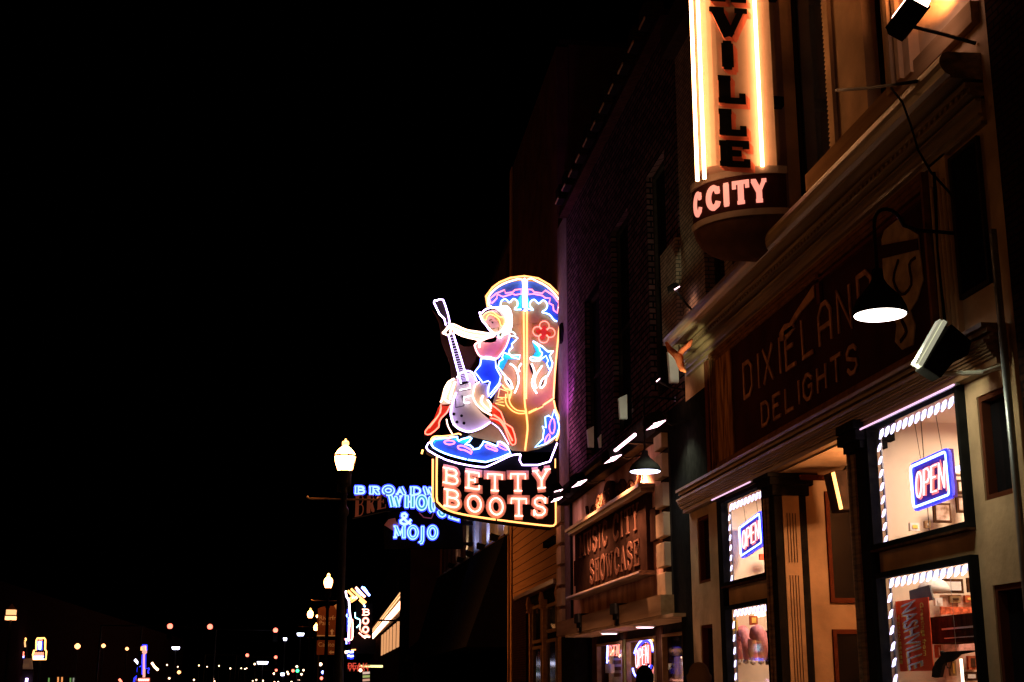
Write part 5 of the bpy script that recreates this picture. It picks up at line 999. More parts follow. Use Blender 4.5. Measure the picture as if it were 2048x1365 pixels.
# ------------------------------------------------------------------ the blue neon sign behind
YW = 66.0; W_ = thing('brewhouse_sign', 'blue neon letters BROADWAY BREWHOUSE and MOJO on a dark projecting frame', 'neon sign', (4, YW, 7.9)); fw = front(YW)
def ZI(x, y): q = at(600+x/5.25, 860+y/5.25, Y=YW); return (q.x, q.z)
cabp = [ZI(*p) for p in ((880,1030),(935,860),(1000,840),(1400,860),(1700,960),(1720,1240),(890,1240))]
MB().prism(fw, cabp, -.6, -.05).build('cabinet', M['cabinet'], W_)
MB().prism(fw, [ZI(*p) for p in ((555,690),(1700,690),(1700,960),(1400,860),(900,850),(555,925))], -.6, -.05).build('upper_cabinet', M['cabinet'], W_)
def wl(ch, x0, x1, y0, y1, sh, kind):
    a = ZI(x0, y1); b = ZI(x1, y0); w2, h = b[0]-a[0], b[1]-a[1]; mf = cell(a[0]+.03, a[1]+.03, w2-.06, h-.06, -sh*w2)
    if kind == 'dead': glyph(MB(), fw, ch, mf, (.05, .05, .17), 0, .04).build('letter', M['pink'], W_); return
    q = w2*.09 if kind == 'lit' else w2*.05
    l = glyph(MB(), fw, ch, mf, (.075, .085, .20 if kind == 'lit' else .21), .0, .04).build('letter', G['icedim'], W_)
    glyph(MB(), fw, ch, mf, (.005, .005, .09 if kind == 'lit' else .10), .05, .055, side_m=None).build('letter_face', glow_teal if kind == 'teal' else glow_blue, l)
    glyph(MB(), fw, ch, mf, (.19, .2, .32 if kind == 'lit' else .33), -.04, -.01).build('letter_halo', G['deepblue'], l)  # blue halo of the letters, drawn as a wider emissive stroke
glow_teal = glow('teal_letter_face', (.05, .40, .55)); glow_blue = glow('blue_letter_face', (.06, .22, .62))
for i, (ch, x0, x1) in enumerate((('B',560,690),('R',712,850),('O',865,990),('A',1000,1120),('D',1140,1280),('W',1285,1440),('A',1450,1560),('Y',1570,1690))): wl(ch, x0, x1, 592+i*2, 674+i*3, 0, 'lit' if i < 6 else 'dead')
for i, (ch, x0, x1) in enumerate((('B',565,680),('R',690,790),('E',800,915))): wl(ch, x0, x1, 695, 920-i*38, -.2, 'dead')
for ch, x0, x1, y0, y1, sh in (('W',925,1080,692,815,0),('H',1085,1215,694,818,.0),('O',1220,1335,695,832,.03),('U',1340,1440,700,850,.2),('S',1445,1530,760,890,.3),('E',1545,1680,850,925,.25)): wl(ch, x0, x1, y0, y1, sh, 'teal')
a = ZI(1035, 990); b = ZI(1175, 880); mf = cell(a[0], a[1], b[0]-a[0], b[1]-a[1]); l = glyph(MB(), fw, '&', mf, (.09, .09, .11), 0, .04).build('letter', G['icedim'], W_); glyph(MB(), fw, '&', mf, (.2, .2, .22), -.04, -.01).build('letter_halo', G['deepblue'], l)
for ch, x0, x1, y0, y1 in (('M',970,1120,1005,1140),('O',1125,1245,1008,1148),('J',1225,1330,1010,1150),('O',1335,1448,1008,1148)):
    a = ZI(x0, y1); b = ZI(x1, y0); mf = cell(a[0]+.03, a[1]+.05, b[0]-a[0]-.06, b[1]-a[1]-.1)
    l = glyph(MB(), fw, ch, mf, (.085, .09, .16), 0, .04).build('letter', G['icedim'], W_); glyph(MB(), fw, ch, mf, (.01, .01, .07), .05, .055).build('letter_face', glow_teal, l); glyph(MB(), fw, ch, mf, (.19, .19, .26), -.04, -.01).build('letter_halo', G['deepblue'], l)
MB().prism(fw, [ZI(*p) for p in ((885,1000),(930,940),(1000,925),(1010,960),(1050,1010),(980,1060))], -.04, -.01).build('faded_emblem', M['pink'], W_)
MB().ftube(fw, [ZI(*p) for p in ((1250,870),(1300,920),(1380,930),(1400,880))], .0, .03).build('dim_tube', glow('dim_red_tube', (.12, .01, .02)), W_)
MB().box(5.9, 7.2, 66.2, 66.4, 9.2, 9.4).box(5.9, 7.2, 66.2, 66.4, 8.2, 8.35).build('wall_bracket', M['iron'], W_)

# ------------------------------------------------------------------ street lamps
def street_lamp(x, y, label, crossarm=True, gm='lamp', energy=0, top=5.57, group='street lamps along the right kerb'):
    t = thing('street_lamp', label, 'street lamp', (x, y, .15)); t['group'] = group
    z = top
    MB().lathe((x, y, .15), [(.26, 0), (.26, .1), (.2, .16), (.2, .7), (.15, .8), (.11, .86), (.09, 1.1), (.065, 2.8), (.058, z-1.42), (.09, z-1.38), (.09, z-1.3), (.05, z-1.24), (.05, z-1.0)], 14).build('post', M['iron'], t, smooth=True)
    MB().lathe((x, y, z-.87), [(.055, 0), (.07, .08), (.115, .14), (.115, .33), (.13, .34), (.13, .36)], 16).box(x-.12, x-.06, y-.02, y+.02, z-.86, z-.74).box(x+.06, x+.12, y-.02, y+.02, z-.86, z-.74).build('lamp_neck', M['iron'], t)
    g = MB().lathe((x, y, z-.5), [(.11, 0), (.13, .02), (.165, .16), (.178, .245), (.172, .26), (.155, .30), (.11, .36), (.065, .395), (.055, .41)], 22).build('lamp_globe', G[gm], t, smooth=True)
    MB().lathe((x, y, z-.5), [(.182, .232), (.19, .24), (.19, .252), (.18, .262)], 22).build('ring', M['mould'], g)
    f = MB().lathe((x, y, z-.085), [(.03, 0), (.062, .03), (.058, .075), (.02, .09), (.012, .105), (.022, .115), (.005, .125)], 12).build('finial', G['yellow'], t, smooth=True)
    mb = MB()
    for k in range(8):
        a = k*math.pi/4+.3; mb.tube([(x+r*math.cos(a), y+r*math.sin(a), z-.5+h) for r, h in ((.12, -.02), (.175, .13), (.19, .245), (.195, .27))], .006, 4)
    mb.build('cage', M['iron'], t)
    if crossarm: MB().tube([(x-.58, y, z-.98), (x+.58, y, z-.98)], .016, 8).lathe((x-.6, y, z-.98), [(.01, 0), (.03, .02), (.01, .05)], 8).lathe((x+.57, y, z-.98), [(.01, 0), (.035, .02), (.01, .06)], 8).build('banner_arm', M['mould'], t)
    if energy: light('POINT', (x, y, z-.28), energy, WARM, .2, parent=t, name='lamp_light')
    return t
def add_lamp(src, dx, dy, label):
    c = copy_tree(src); c.location = Vector(src.location)+Vector((dx, dy, 0)); c['label'] = label; return c
L1 = street_lamp(.21, 22.6, 'nearest street lamp with glowing lantern left of the BREWHOUSE sign')
for o in L1.children:
    if o.name.startswith('lamp_globe'): o.visible_shadow = True
L2 = street_lamp(0.0, 52, 'second street lamp in front of the brown park sign', True, 'lampfar', top=5.63)
L3 = add_lamp(L2, -.92, 24, 'third street lamp left of the brown park sign'); L4 = add_lamp(L2, -.72, 42, 'fourth and smallest street lamp of the right kerb')
# the light the lanterns throw (two lamps out of view are assumed and added for it, as if the row continued)
L0 = add_lamp(L1, 0, -29.5, 'assumed street lamp of the same row standing behind the viewer'); L0m = add_lamp(L1, -14.5, -12, 'assumed street lamp on the far kerb outside the picture')
for l, e in ((L1, 110), (L0, 210), (L0m, 110), (L2, 700)):
    p = Vector(l.location); o = light('POINT', (0, 0, 0), e, WARM, .12, name='lantern_light'); o.parent = l; o.location = (0, 0, 5.95-.35+.0)

# ------------------------------------------------------------------ brown way-finding sign
P_ = thing('park_sign', 'brown street sign reading Riverfront Park and Capitol behind the second lamp post', 'street sign', (.0, 62, .15)); fp = front(62)
def s62(px, py): q = at(px, py, Y=62); return (q.x, q.z)
a = s62(634, 1272); b = s62(690, 1218); MB().prism(fp, [a, (b[0], a[1]), (b[0], b[1])]+arc((a[0]+b[0])/2, b[1]-.02, (b[0]-a[0])/2*.95, .14, 10, 170, 8)+[(a[0], b[1])], -.04, 0).build('upper_panel', M['brown'], P_)
a2 = s62(633, 1310); b2 = s62(676, 1281); MB().prism(fp, [a2, (b2[0], a2[1]), b2, (a2[0], b2[1])], -.04, 0).build('lower_panel', M['brown'], P_)
MB().fbox(fp, a[0], b[0], a[1]-.02, a[1]+.03, .001, .01).build('edge_line', M['signlet'], P_)
for tx, px, py in (('Riverfront', 638, 1240), ('Park', 638, 1250.5), ('Capitol', 636, 1293.5)): q = s62(px, py); text(tx, .27, fp, q[0], q[1], .003, M['signlet'], P_, .98)
def arrow(cx, cy, s, up):
    P = [(0, .5), (.4, .05), (.16, .05), (.16, -.5), (-.16, -.5), (-.16, .05), (-.4, .05)]
    if not up: P = [(-b_, a_) for a_, b_ in P]
    return MB().prism(fp, [(cx+x*s, cy+y*s) for x, y in P], .002, .008).build('arrow', M['signlet'], P_)
q = s62(664, 1264); arrow(q[0], q[1], .26, True); q = s62(663, 1305); arrow(q[0], q[1], .24, False)
MB().prism(fp, [s62(*p) for p in ((668,1212),(676,1206),(676,1220),(672,1219))], .002, .01).build('emblem', M['signlet'], P_)
MB().tube([(a[0]+.1, 62.1, .15), (a[0]+.1, 62.1, b[1])], .05).tube([(b[0]-.1, 62.1, .15), (b[0]-.1, 62.1, b[1])], .05).build('post', M['iron'], P_)
light('SPOT', (a[0]-.6, 60.2, 6.2), 80, WARM, .1, (a[0]+.6, 62, 3.8), 80, parent=P_, name='sign_fill')  # bare spot added to brighten the panels, without a fixture

# ------------------------------------------------------------------ far right: guitar sign, BOOTS sign, marquee
YG = 128.0; fg = front(YG)
def sg(x, y): q = at(590+x/5.354, 1110+y/5.354, Y=YG); return (q.x, q.z)
Z = lambda *P: [sg(*p) for p in P]
t = thing('boots_sign', 'tall black sign with salmon neon letters BOOTS and a fan of coloured tubes', 'neon sign', (4.5, YG, 4.5))
MB().prism(fg, Z((650,520),(830,520),(830,920),(650,900)), -.6, 0).build('cabinet', M['cabinet'], t)
for ch, x0, x1, y0, y1 in (('B',705,808,575,655),('O',712,800,668,748),('O',712,800,762,840),('T',706,806,862,940),('S',712,800,955,1030)):
    a = sg(x0, y1); b = sg(x1, y0); mf = cell(a[0]+.08, a[1]+.08, b[0]-a[0]-.16, b[1]-a[1]-.16); l = glyph(MB(), fg, ch, mf, (.1, .12, .22), 0, .04).build('letter', G['letterface'], t); glyph_tube(MB(), fg, ch, mf, .1, .035).build('letter_tube', G['salmon'], l)
MB().prism(fg, Z((640,870),(860,905),(860,1060),(600,1060),(600,960)), .3, .5).build('black_awning', M['black'], t)
for i, (p, q, m) in enumerate((((715,345),(800,440),'blue'), ((735,350),(770,400),'ice'), ((650,350),(750,455),'salmon'), ((665,375),(720,430),'ice'), ((600,365),(760,515),'orange'), ((565,385),(650,470),'yellow'), ((690,480),(740,530),'yellow'), ((735,530),(750,560),'ice'), ((580,470),(630,440),'yellow'), ((590,490),(650,455),'yellow'), ((600,510),(660,470),'orange'))):
    MB().ftube(fg, Z(p, q), .05, .12 if i < 7 else .07).build('fan_tube', G[m], t)
MB().ftube(fg, Z((615,470),(625,440),(640,470),(655,445),(665,470)), .1, .07).build('fan_tube', G['salmon'], t)
MB().tube([fg.pt(*sg(760, 700), -.3), (7.2, YG+.3, sg(760, 700)[1])], .1).build('wall_bracket', M['iron'], t)
t = thing('guitar_sign', 'white and violet neon guitar outline seen edge on beside the BOOTS sign', 'neon sign', (2.8, YG-3, 3))
for P, m, r in ((((540,395),(552,460),(575,500),(582,600),(590,700),(575,800),(572,930)), 'white', .13), (((560,640),(550,660),(575,700),(560,740),(575,790)), 'ice', .08), (((595,720),(612,700),(615,880),(590,920)), 'salmon', .1), (((605,730),(600,900)), 'red', .1), (((562,590),(560,830)), 'deepblue', .1), (((582,850),(578,960)), 'purple', .1), (((545,900),(550,960)), 'blue', .1), (((530,900),(535,920)), 'red', .08),
    (((640,625),(645,680),(690,700),(690,750),(655,785)), 'cyan', .07), (((700,730),(690,800),(715,835)), 'salmon', .07), (((680,840),(750,900)), 'salmon', .1), (((690,810),(800,880)), 'red', .12), (((740,880),(800,885)), 'warm', .1)):
    MB().ftube(fg, smooth(Z(*P)), 1.2, r*.62).build('neon_tube', G[m], t)
MB().prism(fg, Z((548,480),(575,480),(600,720),(600,940),(555,960)), .7, 1.0).build('cabinet', M['cabinet'], t)
t = thing('small_sign', 'small blue lettered neon sign under the violet guitar sign', 'neon sign', (2.8, YG-1, 2)); MB().prism(fg, Z((532,1025),(650,1020),(655,1125),(540,1130)), .2, .5).build('cabinet', M['cabinet'], t)
for k in range(4): MB().ftube(fg, Z((560, 1040+k*22), (575+k*4, 1036+k*22), (590, 1046+k*22), (625, 1040+k*22)), .6, .1).build('neon_tube', G['deepblue' if k % 2 else 'blue'], t)
MB().ftube(fg, Z((600,1022),(650,1018)), .6, .07).build('top_tube', G['orange'], t); MB().ftube(fg, Z((545,1030),(548,1060)), .6, .12).build('side_tube', G['warm'], t)
t = thing('red_sign', 'dim red lettered board low behind the lamp posts', 'sign', (3.2, 120, 1)); 
for k in range(2):
    text('PEAK WEST'.split()[k], .8, fg, *sg(560, 1225+k*24), .5, glow('dim_red_letters', (.7, .06, .03)), t, 1.0)
MB().prism(fg, Z((550,1200),(630,1200),(630,1260),(550,1255)), .2, .4).build('board', M['soot'], t)
# marquee over the pavement
t = thing('marquee', 'bright marquee edge of long warm tubes over lit shop windows down the street', 'marquee', (6.4, 170, 5))
for k, (z0, z1, m) in enumerate(((9.25, 8.9, 'marquee'), (9.0, 8.65, 'marquee'), (8.75, 8.35, 'marquee'), (10.1, 9.7, 'marqd'), (9.75, 9.4, 'marqd'))):
    MB().tube([(6.9-k*.02, 130, z0), (6.9, 216, z1)], .11 if k < 3 else .06, 6).build('tube', G[m], t)
MB().box(6.98, 7.25, 130, 216, 8.3, 10.3).build('fascia', M['mould'], t)
for k in range(7): MB().box(7.2, 7.28, 131+k*8, 136+k*8, 5.3, 7.9).build('lit_window', G['winwarm'], t)
for k in range(3): MB().tube([(7.1, 118+k*4, 5), (7.1, 118+k*4, 8.6)], .08).build('lit_post', G['marqd'], t)
def spark(px, py, Y, r, m, name, lab, cat, grp=None, shape=None):
    q = at(px, py, Y=Y); t = thing(name, lab, cat, (q.x, Y, q.z-r)); 
    if grp: t['group'] = grp
    MB().lathe((q.x, Y, q.z), [(r*.3, -r), (r, -r*.4), (r*1.05, r*.3), (r*.3, r)], 8).build('globe', G[m], t)
    zb = 0 if grp != 'x' else 0
    MB().tube([(q.x, Y, 0), (q.x, Y, q.z-r)], .05, 5).build('post', M['iron'], t)
    return t
t = thing('shop_light', 'long pale green shelf light low at the far shop front', 'light tube', (4.5, 120, 2.8)); MB().ftube(fg, Z((690,1193),(940,1195)), 0, .12).build('tube', glow('green_white_tube', (1.6, 1.5, .6)), t)
t = thing('lit_poster', 'small lit menu board low at the far shop front', 'board', (4.5, 126, 1)); MB().prism(fg, Z((715,1235),(805,1235),(805,1365),(718,1365)), -.2, 0).build('box', M['soot'], t)
for k in range(3): MB().prism(fg, Z((725,1255+k*38),(800,1250+k*38),(800,1275+k*38),(725,1280+k*38)), .001, .05).build('lit_row', glow('menu_row', [(.7,.5,.4),(.35,.4,.12),(.6,.3,.2)][k]), t)
# ------------------------------------------------------------------ traffic signals
def traffic_signal(px, py, Y, label, r=.2, side=1):
    q = at(px, py, Y=Y); t = thing('traffic_signal', label, 'traffic light', (q.x, Y, 0)); t['group'] = 'red traffic lights down the street'
    MB().box(q.x-.2, q.x+.2, Y+.02, Y+.25, q.z-.95, q.z+.3).build('housing', M['black'], t)
    for k in range(3): MB().lathe((q.x, Y, q.z-k*.36), [(r, 0), (r*.9, .03), (r*.4, .05)], 14, (0, -1, 0)).build('lens', G['trafred'] if k == 0 else M['black'], t)
    MB().lathe((q.x, Y, q.z), [(r*1.1, 0), (r*1.12, .16)], 14, (0, -1, 0)).build('visor', M['black'], t) if 0 else None
    MB().tube([(q.x, Y+.3, q.z), (q.x-5*side, Y+.3, q.z+.05), (q.x-5.1*side, Y+.3, 0)], .07).build('mast_arm', M['iron'], t)
    return t
for px, py, Y, r, lab in ((340,1253,105,.24,'leftmost large red traffic light over the far road'), (420,1254,105,.24,'second large red traffic light over the far road'), (551,1261,120,.24,'third large red traffic light over the far road, right of the pair'), (494.6,1311,170,.24,'small red traffic light far off left of the white lamps'), (551.5,1315,180,.24,'small red traffic light far off right of the violet white lamps'), (552.5,1341,190,.2,'low red traffic light near the bottom edge, left one'), (586,1342,190,.24,'low red traffic light near the bottom edge, right one')):
    traffic_signal(px, py, Y, lab, r*.85)
# ------------------------------------------------------------------ far lamps
for i, (px, py, Y, r, lab) in enumerate(((155,1293,110,.34,'largest glowing street lamp of the left side, left of its row'), (207,1292,125,.28,'street lamp glowing in the middle of the left row'), (254,1298,130,.24,'street lamp glowing at the right of the left row, before the guitar neck sign'), (358,1345,140,.28,'warm street lamp low over the road left of the many small lights'))):
    spark(px, py, Y, r*.62, 'lampdim', 'street_lamp', lab, 'street lamp')
p = at(22, 1231, Y=75); t = thing('lantern', 'square glowing lantern high at the left edge', 'lantern', (p.x, 75, 0))
MB().box(p.x-.22, p.x+.22, 74.8, 75.2, p.z+.02, p.z+.28).build('glass_box', G['marqd'], t); MB().box(p.x-.24, p.x+.24, 74.78, 75.22, p.z-.24, p.z-.06).build('glass_box', G['lampdim'], t); MB().box(p.x-.26, p.x+.26, 74.76, 75.24, p.z-.05, p.z+.01).build('band', M['mould'], t); MB().lathe((p.x, 75, p.z+.28), [(.25, 0), (.1, .2), (.02, .3)], 8).build('cap', M['orange'], t); MB().tube([(p.x, 75, 0), (p.x, 75, p.z-.24)], .06).build('post', M['iron'], t)
G3 = 'small far street lamps glowing at the end of the street'
ZLp = [(205,785),(335,800),(590,783),(688,800),(832,788),(968,818),(1100,818),(1145,825),(1165,818),(1262,775),(1495,885),(1655,865),(1665,888),(1770,800),(1850,845),(1825,893),(1793,963),(232,943),(530,965),(760,948),(778,975),(1238,972),(1282,960),(1362,968),(1500,985),(1545,985),(1705,985)]
base = None
for i, (x, y) in enumerate(ZLp):
    Y = 190+(i*37 % 60); q = at(300+x/6.0235, 1200+y/6.0235, Y=Y)
    if base is None or i % 9 == 0: base = spark(300+x/6.0235, 1200+y/6.0235, Y, (.10, .15, .12)[i//9 % 3], 'spark', 'street_lamp', 'tiny warm street lamp glowing at the far end of the street', 'street lamp', G3)
    else:
        c = copy_tree(base); c.location = (q.x, Y, q.z-.2)
for px, py, m, lab, w_ in ((351,1297,'cold','pale cold lamp head on a dim pole over the left road',.42), (525,1326.5,'cold','wide violet white lamp pair low over the far road',.62), (601,1269.5,'cold','T shaped white flood lamp left of the park sign',.4), (570,1279,'cold','small pale flood lamp left of the T shaped one',.2), (565,1349.5,'cold','short white lamp near the bottom edge',.22)):
    Y = 118; q = at(px, py, Y=Y); t = thing('flood_mast', lab, 'street lamp', (q.x, Y, 0))
    MB().hexa([(q.x-w_*.6, Y, q.z-.1), (q.x+w_*.6, Y, q.z-.1), (q.x+w_*.6, Y+.4, q.z-.1), (q.x-w_*.6, Y+.4, q.z-.1), (q.x-w_*.75, Y, q.z+.12), (q.x+w_*.75, Y, q.z+.12), (q.x+w_*.75, Y+.4, q.z+.12), (q.x-w_*.75, Y+.4, q.z+.12)]).build('lamp_head', G[m], t)
    MB().tube([(q.x, Y+.2, 0), (q.x, Y+.2, q.z-.1)], .05).build('mast', M['iron'], t)
for px, py, m, lab in ((11,1295,'blue','left blue point light by the far left facade'), (24,1295,'blue','right blue point light by the far left facade'), (595,1342,'green','tiny green light low among the far lamps'), (646,1345,'blue','blue light between the lamp posts near the bottom edge'), (643,1357,'trafred','round red light between the lamp posts at the bottom edge'), (721,1341,'spark','warm lamp left of the lit menu board'), (641,1329,'spark','warm lamp below the park sign'), (635,1233,'lampfar','small warm lamp at the left edge of the park sign')):
    spark(px, py, 118, .14 if py > 1300 else .12, m, 'small_lamp', lab, 'lamp')
# ------------------------------------------------------------------ neon signs of the left side
YL = 115.0; fl = front(YL)
def sl(x, y): q = at(x/6.0235, 1200+y/6.0235, Y=YL); return (q.x, q.z)
Z2 = lambda *P: [sl(*p) for p in P]
t = thing('bar_sign', 'yellow outlined neon sign with blue centre and red lettering lines on the left', 'neon sign', (sl(480, 600)[0], YL, 3)); o = ((450,465),(535,462),(548,480),(545,600),(560,620),(555,718),(402,718),(398,660),(412,610),(438,605),(440,490))
MB().prism(fl, Z2(*o), -.4, 0).build('cabinet', M['cabinet'], t); MB().ftube(fl, Z2(*o), .05, .07, True).build('outline_tube', G['yellow'], t)
MB().ftube(fl, Z2((468,525),(472,510),(492,510),(494,530),(485,600),(478,600),(466,530)), .05, .06).build('bottle_tube', G['cyan'], t); MB().ftube(fl, Z2((455,500),(455,600),(505,605),(510,500)), .04, .06).build('blue_tube', G['deepblue'], t)
for k in range(4): MB().ftube(fl, Z2(*[(415+i*14+(k > 0)*0, 640+k*15+(4 if i % 2 else -4)) for i in range(9)]), .05, .045).build('script_tube', G['red' if k < 3 else 'blue'], t)
MB().ftube(fl, Z2((470,490),(490,475),(510,490)), .05, .06).build('top_tube', G['red'], t); MB().ftube(fl, Z2((405,708),(525,708)), .06, .07).build('base_tube', G['blue'], t)
MB().tube([(sl(480,718)[0], YL+.2, 0), (sl(480,718)[0], YL+.2, sl(480,718)[1])], .1).build('post', M['iron'], t)
t = thing('bottle_sign', 'pair of thin red and blue neon bottles above a dim doorway at the far left', 'neon sign', (sl(260,600)[0], YL, 2))
for P, m in ((((250,460),(250,490),(270,505)), 'red'), (((240,525),(252,540),(238,560)), 'blue'), (((238,585),(236,605)), 'ice'), (((232,615),(230,690)), 'red'), (((285,625),(280,660),(290,680)), 'red'), (((282,682),(283,698)), 'blue'), (((308,460),(315,480),(302,500)), 'yellow'), (((300,505),(306,570)), 'marqd')): MB().ftube(fl, Z2(*P), .05, .06).build('neon_tube', G[m], t)
MB().prism(fl, Z2((225,450),(320,450),(320,700),(225,700)), -.3, 0).build('cabinet', M['cabinet'], t)
t = thing('doorway', 'dim brown doorway front below the neon bottles at the far left', 'doorway', (sl(290,800)[0], YL, 0)); MB().prism(fl, Z2((215,710),(370,705),(380,835),(220,835)), -.6, -.3).build('front', glow('dim_brown_wall', (.045, .017, .006)), t); MB().prism(fl, Z2((235,770),(335,770),(335,815),(235,815)), -.29, -.25).build('board', glow('dim_board', (.09, .04, .012)), t)  # faint light on the front and board given as their own glow
MB().prism(fl, Z2((220,850),(390,850),(390,1100),(220,1100)), -.6, -.3).build('base', M['soot'], t)
t = thing('guitar_pylon', 'guitar shaped neon pylon with pink neck and blue outlined body', 'neon sign', (sl(1740,900)[0], YL, 0))
MB().prism(fl, Z2((1718,545),(1770,545),(1765,640),(1752,650),(1745,935),(1718,935),(1722,650),(1712,640)), -.25, 0).build('neck', [glow('pink_neck', (1.3, .5, .4))], t)
MB().ftube(fl, Z2((1712,560),(1722,545),(1770,545),(1770,610)), .05, .06).ftube(fl, Z2((1716,660),(1712,900)), .05, .05).ftube(fl, Z2((1755,655),(1752,830),(1800,825)), .05, .05).ftube(fl, Z2((1700,800),(1660,815),(1655,860),(1665,900)), .05, .05).ftube(fl, Z2((1800,830),(1785,860),(1790,890)), .05, .05).ftube(fl, Z2((1650,920),(1622,945),(1615,994)), .05, .08).build('outline_tube', G['deepblue'], t)
MB().ftube(fl, Z2((1705,565),(1705,610)), .05, .07).ftube(fl, Z2((1755,560),(1757,610)), .05, .05).build('tuner_tube', G['orange'], t)
MB().prism(fl, Z2((1640,945),(1800,940),(1800,1060),(1640,1060)), -.3, 0).build('word_panel', glow('red_panel_glow', (.7, .08, .05)), t); MB().ftube(fl, Z2(*[(1650+i*12, 965+(8 if i % 2 else -8)) for i in range(13)]), .06, .05).build('script_tube', G['salmon'], t)
MB().tube([(sl(1730,994)[0], YL+.2, 0), (sl(1730,994)[0], YL+.2, sl(1730,994)[1])], .12).build('post', M['iron'], t)
p_ = ((560,940,'green'),(672,930,'orange'),(720,930,'orange'),(822,940,'green'),(860,940,'spark'))
t = thing('lit_colonnade', 'row of dim green and orange light tubes low at the left', 'lights', (sl(700,980)[0], YL+5, 0))
for x, y, m in p_: MB().ftube(fl, Z2((x, y), (x-3, 1010)), -1, .06).build('tube', glow('dim_'+m, {'green': (.12,.25,.06), 'orange': (1.0,.35,.1), 'spark': (.25,.25,.2)}[m]), t)
MB().prism(fl, Z2((530,925),(890,925),(890,1100),(530,1100)), -1.6, -1.2).build('wall', M['black'], t)
for i, (P, m, lab) in enumerate(((((0,820),(15,900),(45,915)), 'trafred', 'red tail light cut by the left edge'), (((325,945),(318,994)), 'lav', 'thin lavender tube low at the left'), (((190,945),(215,994)), 'spark', 'thin warm tube low at the left'), (((125,780),(120,845)), 'orange', 'tiny orange upright light left of the dim doorway'), (((1625,720),(1665,768)), 'cold', 'slanting blue white light left of the guitar neck'), (((1828,758),(1860,805),(1905,848)), 'spark', 'slanting warm light right of the guitar neck'), (((1435,955),(1465,994)), 'red', 'red light left of the guitar pylon at the bottom edge'))):
    tag(MB().ftube(fl, Z2(*P), 0, .1).build('light_tube', G[m]), lab, 'light')
t = thing('dark_building', 'row of unlit buildings on the left side of the street', 'building', (-30, 120, 0)); MB().box(-40, -24, 60, 240, 0, 9).build('wall', M['brickd'], t)

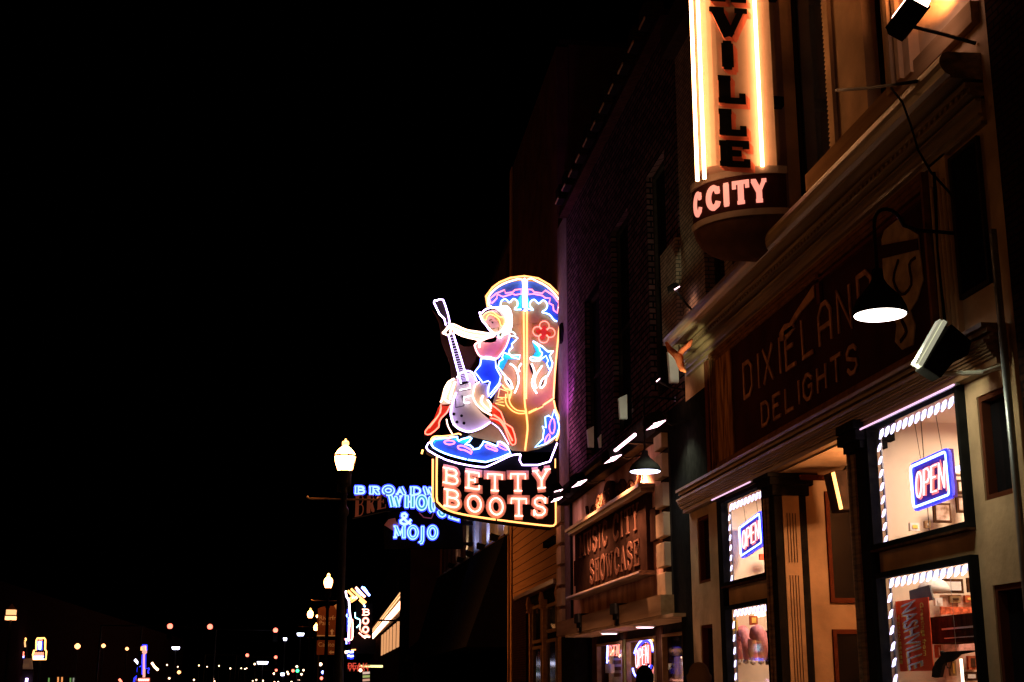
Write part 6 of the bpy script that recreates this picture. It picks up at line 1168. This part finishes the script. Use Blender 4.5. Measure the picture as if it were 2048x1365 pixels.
# ------------------------------------------------------------------ people (only the crowns of their heads reach into the picture)
def person(x, y, h, label, skin, hair, bald, turn=0):
    t = thing('person', label, 'person', (x, y, .15)); k = h/1.75; c, s = math.cos(turn), math.sin(turn)
    J = dict(pel=(0,0,.95), sp=(0,0,1.15), ch=(0,0,1.38), nk=(0,.01,1.5), hd=(0,-.02,1.58), sl=(-.19,0,1.42), el=(-.24,.03,1.13), wl=(-.25,-.06,.88), sr=(.19,0,1.42), er=(.24,.03,1.13), wr=(.25,-.06,.88),
             hl=(-.09,0,.9), kl=(-.1,-.03,.5), al=(-.1,.04,.08), fl=(-.11,-.14,.03), hr=(.09,0,.9), kr=(.1,.02,.5), ar=(.1,.06,.08), fr=(.11,-.12,.03))
    R = dict(pel=.14, sp=.125, ch=.15, nk=.06, hd=.06, sl=.07, el=.05, wl=.035, sr=.07, er=.05, wr=.035, hl=.1, kl=.065, al=.045, fl=.04, hr=.1, kr=.065, ar=.045, fr=.04)
    for sd, w_ in (('l', 'wl'), ('r', 'wr')):
        sg_ = -1 if sd == 'l' else 1
        J['p'+sd] = (sg_*.255, -.08, .81); R['p'+sd] = .03
        for i, (dx, dz, ln) in enumerate(((-.03, -.0, .07), (-.01, -.01, .08), (.01, -.01, .075), (.03, 0, .06))): J['f%d%s' % (i, sd)] = (sg_*.255+dx*.3, -.08+dx*1.1, .81-ln); R['f%d%s' % (i, sd)] = .009
        J['t'+sd] = (sg_*.235, -.14, .79); R['t'+sd] = .011
    E_ = [('pel','sp'),('sp','ch'),('ch','nk'),('nk','hd'),('ch','sl'),('sl','el'),('el','wl'),('ch','sr'),('sr','er'),('er','wr'),('pel','hl'),('hl','kl'),('kl','al'),('al','fl'),('pel','hr'),('hr','kr'),('kr','ar'),('ar','fr')]
    for sd in 'lr': E_ += [('w'+sd, 'p'+sd), ('p'+sd, 't'+sd)]+[('p'+sd, 'f%d%s' % (i, sd)) for i in range(4)]
    names = list(J); me = bpy.data.meshes.new('body'); me.from_pydata([(J[n][0]*k*c-J[n][1]*k*s, J[n][0]*k*s+J[n][1]*k*c, J[n][2]*k) for n in names], [(names.index(a), names.index(b)) for a, b in E_], [])
    me.materials.append(skin); o = bpy.data.objects.new('body', me); col.objects.link(o); o.parent = t
    sk = o.modifiers.new('skin', 'SKIN'); sk.use_smooth_shade = True
    for i, n in enumerate(names): me.skin_vertices[0].data[i].radius = (R[n]*k, R[n]*k); me.skin_vertices[0].data[i].use_root = (n == 'pel')
    o.modifiers.new('sub', 'SUBSURF').levels = 1; o.modifiers['sub'].render_levels = 2
    # head: an egg with brow, nose, jaw, ears
    hb = MB(); n1, n2 = 18, 24; hz = 1.63
    for i in range(n1+1):
        a = math.pi*i/n1
        for j in range(n2):
            b = 2*math.pi*j/n2; X = math.sin(a)**.75*math.cos(b)*.080; Yh = math.sin(a)**.75*math.sin(b)*.098; Zh = math.cos(a)*.118
            if Zh < 0: X *= 1+Zh*2.4; Yh = Yh*(1+Zh*1.2) - (.008 if Yh < 0 else 0)
            d = math.hypot(X, Zh+.01)
            if Yh < -.05: Yh -= .022*math.exp(-((X/.013)**2+((Zh+.018)/.02)**2)) - .007*math.exp(-(((abs(X)-.03)/.014)**2+((Zh-.008)/.012)**2)) + .005*math.exp(-((X/.025)**2+((Zh+.055)/.01)**2))
            if abs(abs(math.cos(b))-1) < .04 and abs(Zh) < .035: X *= 1.16
            hb.v.append(Vector((x+(X*c-Yh*s)*k, y+(X*s+Yh*c)*k, .15+(hz+Zh)*k)))
    for i in range(n1):
        for j in range(n2): hb.poly([i*n2+j, (i+1)*n2+j, (i+1)*n2+(j+1) % n2, i*n2+(j+1) % n2])
    hb.build('head', skin, t, smooth=True)
    if not bald:
        mb = MB()
        for i in range(12):
            a = math.pi*.62*i/11
            for j in range(n2):
                b = 2*math.pi*j/n2; rr_ = 1.13+.03*math.sin(7*b+i); fr_ = math.sin(b) < -.3
                aa = a*(.62 if fr_ else 1.25); mb.v.append(Vector((x+(math.sin(aa)*math.cos(b)*.077*c-math.sin(aa)*math.sin(b)*.098*s)*k*rr_*1.05, y+(math.sin(aa)*math.cos(b)*.077*s+math.sin(aa)*math.sin(b)*.098*c)*k*rr_*1.05, .15+(hz+math.cos(aa)*.118*1.12)*k)))
        for i in range(11):
            for j in range(n2): mb.poly([i*n2+j, (i+1)*n2+j, (i+1)*n2+(j+1) % n2, i*n2+(j+1) % n2])
        mb.build('hair', hair, t, smooth=True)
    mb = MB()
    mb.lathe((x, y, .15+.9*k), [(.17*k, 0), (.165*k, .15*k), (.17*k, .3*k), (.185*k, .42*k), (.19*k, .5*k), (.12*k, .57*k), (.07*k, .6*k)], 20).build('jacket', M['suit'], t, smooth=True)
    for sx in (-1, 1):
        P = [(sx*.19, 0, 1.42), (sx*.24, .03, 1.13), (sx*.25, -.05, .9)]; MB().tube([(x+(a*c-b*s)*k, y+(a*s+b*c)*k, .15+d*k) for a, b, d in P], [.085*k, .065*k, .05*k], 12).build('sleeve', M['suit'], t, smooth=True)
        P = [(sx*.09, 0, .95), (sx*.1, 0, .5), (sx*.1, .05, .1)]; MB().tube([(x+(a*c-b*s)*k, y+(a*s+b*c)*k, .15+d*k) for a, b, d in P], [.12*k, .085*k, .065*k], 12).build('trouser_leg', M['suit'], t, smooth=True)
    return t
q = at(1398, 1345, Y=9.2); person(q.x, 9.2, 1.60, 'bald person walking on the pavement, only the crown of the head in view', M['person_skin'], M['hair'], True, math.pi)
q = at(1289, 1345, Y=13.0); person(q.x, 13.0, 1.62, 'dark haired person before the oval OPEN sign, only the top of the head in view', M['person_skin'], M['hair'], False, math.pi)
